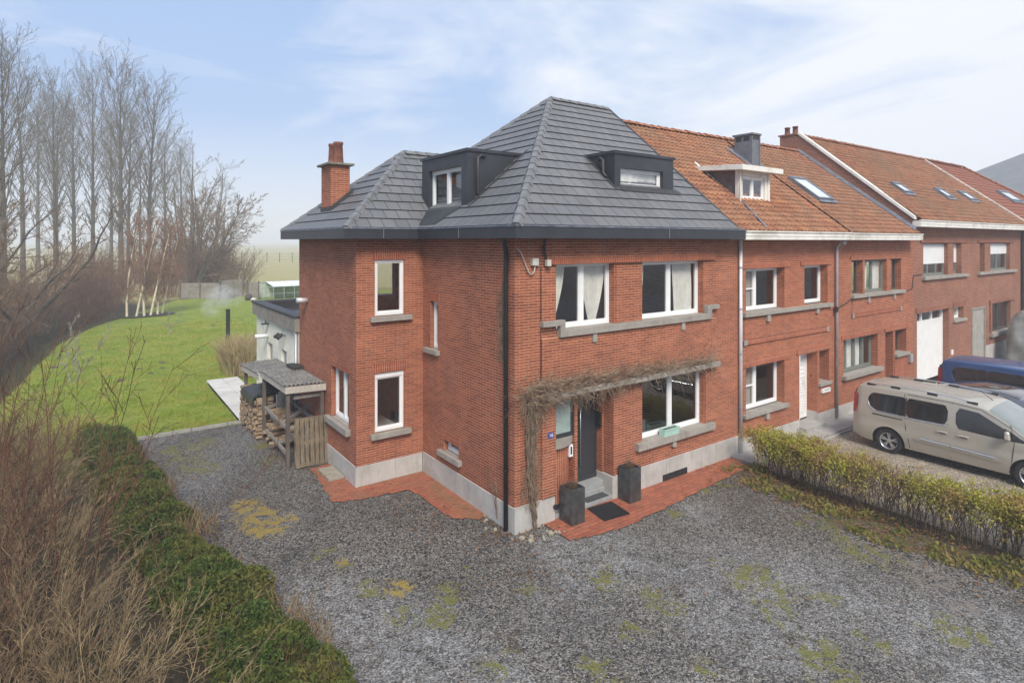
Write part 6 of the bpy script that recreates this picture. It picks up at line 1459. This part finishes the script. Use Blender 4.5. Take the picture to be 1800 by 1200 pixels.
def van(name,label,paint,rails=True,L=4.75):
    root=empty(name,(0,0,0),label,'van')
    top=[(0,1.05),(.02,1.46),(.06,1.66),(.16,1.73),(.6,1.77),(1.6,1.785),(2.6,1.765),(3.05,1.71),(3.35,1.56),(3.90,1.20),(3.98,1.15),(4.35,1.04),(4.6,.90),(4.72,.72),(L,.55)]
    c=Car(L,1.85,top,[(0,1.0),(2.4,1.02),(3.3,1.0),(L,.9)],[(0,.78),(.05,.85),(.2,.905),(.6,.925),(3.6,.925),(4.2,.90),(4.5,.83),(4.68,.70),(L,.58)],(.93,3.90),wr=.33,tum=.17,crown=[(0,.07),(.3,.085),(3.0,.09),(3.4,.12),(4,.09),(L,.07)],arch=.395)
    c.body(root,paint)
    def win(pts_top,pts_bot,l0,l1,n=16,name='side_window',mat=tint,off=.006):
        cols=[]
        for i in range(n+1):
            l=l0+(l1-l0)*i/n; b=lerp(pts_bot,l);t_=lerp(pts_top,l)
            e=min(1,min(l-l0,l1-l)/.09); r_=.5*(t_-b)*(1-math.sqrt(max(0,1-(1-e)**2)))*.55
            cols.append((l,b+r_,t_-r_))
        c.patch(root,name,mat,cols,off)
    # black sunk surrounds then the glass
    win([(.42,1.47),(.55,1.55),(1.35,1.57)],[(.42,1.22),(.62,1.10),(1.35,1.08)],.42,1.36)
    win([(1.34,1.57),(2.28,1.57)],[(1.34,1.08),(2.28,1.10)],1.345,2.28)
    m_=[(1.33,1.10),(1.33,1.62)]; c.line(root,'window_pillar',black_paint,[(1.345,1.09),(1.345,1.56)],.018,.004)
    win([(2.45,1.57),(2.9,1.54),(3.45,1.26),(3.58,1.18)],[(2.45,1.07),(3.3,1.04),(3.58,1.08)],2.45,3.50)
    # quarter light
    c.patch(root,'quarter_light',tint,[(3.40,1.04,1.30),(3.55,1.04,1.235),(3.70,1.045,1.14),(3.84,1.05,1.07)],.007)
    c.line(root,'window_trim',chrome if rails else paint,[(.42,1.30),(.46,1.18),(.62,1.08),(1.34,1.06),(2.26,1.075),(2.31,1.15)],.014,.004)
    win([(1.56,1.52),(1.62,1.53)],[(1.56,1.14),(1.62,1.12)],1.56,1.575,2,'window_pillar',black_paint,.010)
    # door gaps
    for pts in ([(1.30,1.66),(1.32,1.1),(1.36,.75),(1.42,.5),(1.44,.30)],[(2.36,1.66),(2.36,.30)],[(3.52,1.40),(3.60,1.0),(3.56,.6),(3.50,.30)],[(1.36,1.66),(2.35,1.66)],[(2.36,1.66),(2.95,1.62),(3.5,1.35),(3.9,1.06)],[(.55,.98),(1.28,.98)]):
        c.line(root,'door_gap',black_paint,pts,.007,.001)
    c.line(root,'sliding_rail',black_paint,[(.55,1.0),(1.28,.985)],.013,-.001)
    for l in (2.18,2.62):
        c.line(root,'door_handle',paint,[(l-.11,.90),(l-.05,.908),(l+.06,.908),(l+.11,.90)],.022,.016,6); c.line(root,'handle_recess',black_paint,[(l-.07,.875),(l+.07,.875)],.012,.001,6)
    c.patch(root,'side_moulding',paint,[(1.55,.585,.60),(1.62,.55,.65),(2.34,.53,.63)],.028); c.patch(root,'side_moulding',paint,[(2.38,.53,.63),(3.3,.50,.60),(3.42,.53,.57)],.028)
    c.line(root,'moulding_trim',chrome,[(1.70,.615),(2.34,.60)],.014,.030); c.line(root,'moulding_trim',chrome,[(2.38,.60),(3.25,.575)],.014,.030)
    c.roofpatch(root,'windscreen',wind,3.10,3.80,.16)
    if rails:
        for sg in (1,-1):
            m=MB(); pts=[]
            for k in range(15):
                l=.42+2.45*k/14; y,z=c.roofpt(l,.30); h=.06*math.sin(PI*min(1,max(0,k/14)))**.35; pts.append((l,sg*y,z+.004+h))
            m.tube(pts,.016,8); q=m.build('roof_rail',chrome,root,smooth=True); m=MB()
            for l in (.45,1.05,1.9,2.75):
                y,z=c.roofpt(l,.30); m.box(l-.11,l+.11,sg*y-.016,sg*y+.016,z-.02,z+.05)
            m.build('rail_foot',black_paint,q)
        m=MB()
        for k in range(4):
            yk=-.36+.24*k; pts=[]
            for i in range(12): l=.7+1.9*i/11; a=math.acos(min(1,abs(yk)/c.side(l,c.zs(l)))**1.3)/(PI/2); y_,z_=c.roofpt(l,a); pts.append((l,yk,c.zt(l)-.0))
            m.tube(pts,.008,4)
        m.build('roof_rib',paint,root)
    for sg in (1,-1):
        m=MB(); m.idx([(3.42,sg*.96,1.10),(3.55,sg*.96,1.08),(3.58,sg*1.13,1.08),(3.46,sg*1.14,1.10),(3.44,sg*.97,1.27),(3.53,sg*.97,1.27),(3.55,sg*1.10,1.28),(3.46,sg*1.12,1.29)],[(0,3,2,1),(4,5,6,7),(0,1,5,4),(1,2,6,5),(2,3,7,6),(3,0,4,7)]); mi=m.build('mirror',paint,root,bevel=.03)
        m=MB(); m.tube([(3.50,sg*.90,1.06),(3.50,sg*1.0,1.10)],.035,6); m.build('mirror_arm',black_paint,mi)
    c.patch(root,'tail_lamp',redl,[(.005,.92,1.44),(.05,.92,1.48),(.11,1.0,1.45),(.15,1.12,1.40)],.012)
    c.patch(root,'headlamp',clearl,[(4.20,.80,.88),(4.36,.76,.92),(4.5,.72,.86),(4.62,.70,.80)],.010)
    m=MB(); m.box(-.012,.0,-.60,.60,1.12,1.50); m.build('rear_window',tint,root); m=MB(); m.box(-.04,.12,-.76,.76,.30,.52); m.box(L-.12,L+.02,-.55,.55,.28,.50); m.build('bumper',black_paint if not rails else paint,root,bevel=.03)
    m=MB(); m.tube([(2.98,.0,1.70),(2.68,.0,1.92)],.008,5); m.build('aerial',black_paint,root)
    for x in c.wheels:
        for sg in (1,-1): c.wheel(root,x,sg,alloy)
    return root
# cars point towards the street (-y): local +x -> world -y
v=van('parked_van','beige long people carrier van with silver roof rails on the gravel drive',beige,True); v.location=(11.63,-1.36,.006); v.rotation_euler=(0,0,-PI/2)
v=van('parked_van','blue van with dark windows parked nearest the white garage door',bluep,False,4.5); v.location=(16.95,-1.6,.006); v.scale=(1,1,1.05); v.rotation_euler=(0,0,-PI/2)
def hatch(label):
    root=empty('parked_car',(0,0,0),label,'car'); L=4.4
    top=[(0,.85),(.03,1.05),(.35,1.28),(.75,1.42),(1.4,1.50),(2.1,1.49),(2.6,1.40),(3.25,1.03),(3.35,.99),(3.9,.90),(4.2,.78),(L,.55)]
    c=Car(L,1.80,top,[(0,.95),(1.2,.93),(2.6,.90),(L,.75)],[(0,.72),(.06,.80),(.25,.87),(.6,.90),(3.4,.90),(3.9,.86),(4.2,.76),(L,.58)],(.85,3.45),wr=.33,tum=.42,crown=[(0,.06),(1,.07),(3,.08),(L,.07)],arch=.385)
    c.body(root,darkg); c.roofpatch(root,'roof_panel',blackroof,.45,2.45,.10,.006); c.roofpatch(root,'windscreen',wind,2.52,3.20,.15,.007); c.roofpatch(root,'rear_window',tint,.12,.55,.2,.008)
    def cols(pt,pb,l0,l1,n=14): return [(l0+(l1-l0)*i/n,lerp(pb,l0+(l1-l0)*i/n),lerp(pt,l0+(l1-l0)*i/n)) for i in range(n+1)]
    T=[(.55,1.16),(.9,1.31),(1.6,1.38),(2.2,1.34),(2.8,1.08),(3.0,.98)]; B=[(.55,1.10),(.9,.99),(2.9,.95),(3.0,.95)]
    gm=M_plain('grey_tinted_glass',(.05,.06,.07),.05,var=.2,spec=.9,coat=.6)
    c.patch(root,'side_window',gm,cols(T,B,.60,1.02),.005); c.patch(root,'side_window',gm,cols(T,B,1.10,1.72),.005); c.patch(root,'side_window',gm,cols(T,B,1.80,2.85),.005)
    c.line(root,'window_trim',black_paint,[(.56,1.13),(.9,1.33),(1.6,1.40),(2.2,1.36),(2.85,1.08),(3.02,.97)],.012,.004); c.line(root,'window_pillar',black_paint,[(1.06,.99),(1.06,1.34)],.04,-.02); c.line(root,'window_pillar',black_paint,[(1.76,.97),(1.76,1.38)],.035,-.02)
    for pts in ([(1.0,.95),(1.05,.6),(1.1,.3)],[(1.76,.95),(1.76,.28)],[(2.85,.95),(2.8,.3)],[(3.05,.95),(3.9,.86)]): c.line(root,'door_gap',black_paint,pts,.004,-.001)
    for l in (1.25,2.0): c.line(root,'door_handle',darkg,[(l,.86),(l+.16,.855)],.013,.012,6)
    for sg in (1,-1):
        m=MB(); m.box(2.68,2.82,sg*.92,sg*1.08,.98,1.10); m.build('mirror',blackroof,root,bevel=.03)
    c.patch(root,'tail_lamp',redl,[(.01,.78,.92),(.12,.80,.95),(.25,.85,.93)],.010); c.patch(root,'headlamp',clearl,[(3.85,.66,.78),(4.1,.62,.74),(4.28,.6,.68)],.010)
    m=MB(); m.box(.1,-.03,-.7,.7,.28,.48); m.box(L-.12,L+.02,-.55,.55,.26,.46); m.build('bumper',black_paint,root,bevel=.03)
    for x in c.wheels:
        for sg in (1,-1): c.wheel(root,x,sg,alloy)
    return root
h=hatch('dark grey hatchback with glossy black roof between the beige van and the blue van'); h.location=(14.3,-1.9,.006); h.scale=(1,1,1.05); h.rotation_euler=(0,0,-PI/2)
# covered vehicle
m=MB(); nx_,ny_=30,30; vs=[]
prof=[(-1.18,0),(-1.16,.4),(-1.12,.9),(-1.02,1.5),(-.92,2.0),(-.8,2.35),(-.5,2.5),(0,2.55),(.5,2.5),(.8,2.35),(.92,2.0),(1.02,1.5),(1.12,.9),(1.16,.4),(1.18,0)]
pr=[]
for (a,b),(c_,d_) in zip(prof[:-1],prof[1:]):
    for k in range(4): pr.append((a+(c_-a)*k/4,b+(d_-b)*k/4))
pr.append(prof[-1]); NL=46
for j in range(NL+1):
    l=j/NL; e=math.sin(min(1,min(l,1-l)/.10)*PI/2)**.5
    for (a,b) in pr:
        w_=.09*noise.noise(Vector((a*2.0,l*11,b*1.1)))+.05*math.sin(l*33+b*4)*(1-b/2.8)+.03*noise.noise(Vector((a*7,l*30,b*5)))
        vs.append((a*(.75+.25*e)*(1+w_),-(l*5.2),b*(.7+.3*e)*(1+w_*.25)))
n=len(pr); m.idx(vs,[(i*n+j,i*n+j+1,(i+1)*n+j+1,(i+1)*n+j) for i in range(NL) for j in range(n-1)]+[tuple(range(n-1,-1,-1)),tuple(range(NL*n,NL*n+n))])
o=m.build('covered_caravan',M_plain('grey_cover',(.23,.235,.225),.38,.15,var=.4,scale=2),smooth=True); o.location=(28.2,-.5,0); tag(o,'tall vehicle under a wrinkled grey cover at the right edge of the photo','covered vehicle')

# ================================================================== AIR, SKY, LIGHT, CAMERA
m=MB(); m.box(-1790,2390,-1490,2490,-2.6,40); hz=m.build('haze',M_plain('tmp2',(1,1,1))); hz.data.materials.clear()
t=NT('haze_air'); pv=t.n('ShaderNodeVolumePrincipled'); pv.inputs['Color'].default_value=(.93,.95,1,1); pv.inputs['Density'].default_value=.0023; pv.inputs['Anisotropy'].default_value=.0; t.l(pv.outputs[0],t.out.inputs['Volume'])
hz.data.materials.append(t.m); tag(hz,kind='stuff',label='thin even winter mist',cat='haze')
w=bpy.data.worlds.new('World'); scene.world=w; w.use_nodes=True; nt=w.node_tree; nt.nodes.clear()
T=NT.__new__(NT); T.t=nt; T.m=w; T.out=nt.nodes.new('ShaderNodeOutputWorld')
sky=T.n('ShaderNodeTexSky',sky_type='NISHITA'); sky.sun_disc=False
SUN_EL=math.radians(44); SUN_AZ=math.radians(205)   # azimuth clockwise from +y
sky.sun_elevation=SUN_EL; sky.sun_rotation=SUN_AZ; sky.air_density=1.0; sky.dust_density=1.2; sky.ozone_density=1.5
g=T.n('ShaderNodeTexCoord').outputs['Generated']; G=T.sep(g)
zc=T.math('MAXIMUM',G[2],.03)
pl_=T.comb(T.math('DIVIDE',G[0],T.math('ADD',zc,.25)),T.math('DIVIDE',G[1],T.math('ADD',zc,.25)))
wisp=T.noise(T.comb(T.math('MULTIPLY',G[0],1.0),T.math('MULTIPLY',G[1],1.0),T.math('MULTIPLY',G[2],3.2)),2.1,7,.62,.9)
big=T.noise(pl_,1.0,5,.55,.5)
# more cloud towards +x (over the row of houses), clearer over the wing
side=T.ramp(T.math('ADD',T.math('MULTIPLY',G[0],.9),T.math('MULTIPLY',G[1],-.25)),-.15,.85,-.07,.26)
cl=T.ramp(T.math('ADD',T.math('ADD',T.math('MULTIPLY',wisp,.7),T.math('MULTIPLY',big,.3)),side),.47,.70,.10,.95)
low=T.ramp(G[2],.0,.22,.75,0)
cl=T.math('MAXIMUM',cl,low)
skc=T.mix(1.0,sky.outputs[0],(1.0,1.0,1.0),'MULTIPLY')
base=T.mix(.9,skc,(1.45,2.35,4.0))
c=T.mix(cl,base,(4.5,4.65,4.95))
bg=T.n('ShaderNodeBackground'); T.l(c,bg.inputs[0]); bg.inputs[1].default_value=.10; T.l(bg.outputs[0],T.out.inputs['Surface'])
sl=bpy.data.lights.new('sun','SUN'); sl.energy=2.0; sl.angle=math.radians(22); sl.color=(1,.93,.82); so=bpy.data.objects.new('sun',sl); col.objects.link(so)
dv=Vector((math.sin(SUN_AZ)*math.cos(SUN_EL),math.cos(SUN_AZ)*math.cos(SUN_EL),math.sin(SUN_EL))); so.rotation_euler=dv.to_track_quat('Z','Y').to_euler(); so.location=(0,-20,40)
cam=bpy.data.cameras.new('camera'); co=bpy.data.objects.new('camera',cam); col.objects.link(co); scene.camera=co
cam.sensor_width=36; cam.lens=1039/1800*36; cam.shift_y=-(600-424)/1800; cam.clip_end=3000; cam.clip_start=.05
co.location=(-6.743,-9.316,5.7); co.rotation_euler=(PI/2,0,-(PI/2-math.atan2(1450,1039)))
scene.view_settings.view_transform='Standard'; scene.view_settings.look='None'; scene.view_settings.exposure=1.15; scene.view_settings.gamma=1
scene.render.engine='CYCLES'; scene.cycles.use_denoising=True; scene.cycles.max_bounces=6; scene.cycles.volume_bounces=1; scene.cycles.transparent_max_bounces=12
scene.cycles.volume_step_rate=2.0; scene.cycles.volume_max_steps=128
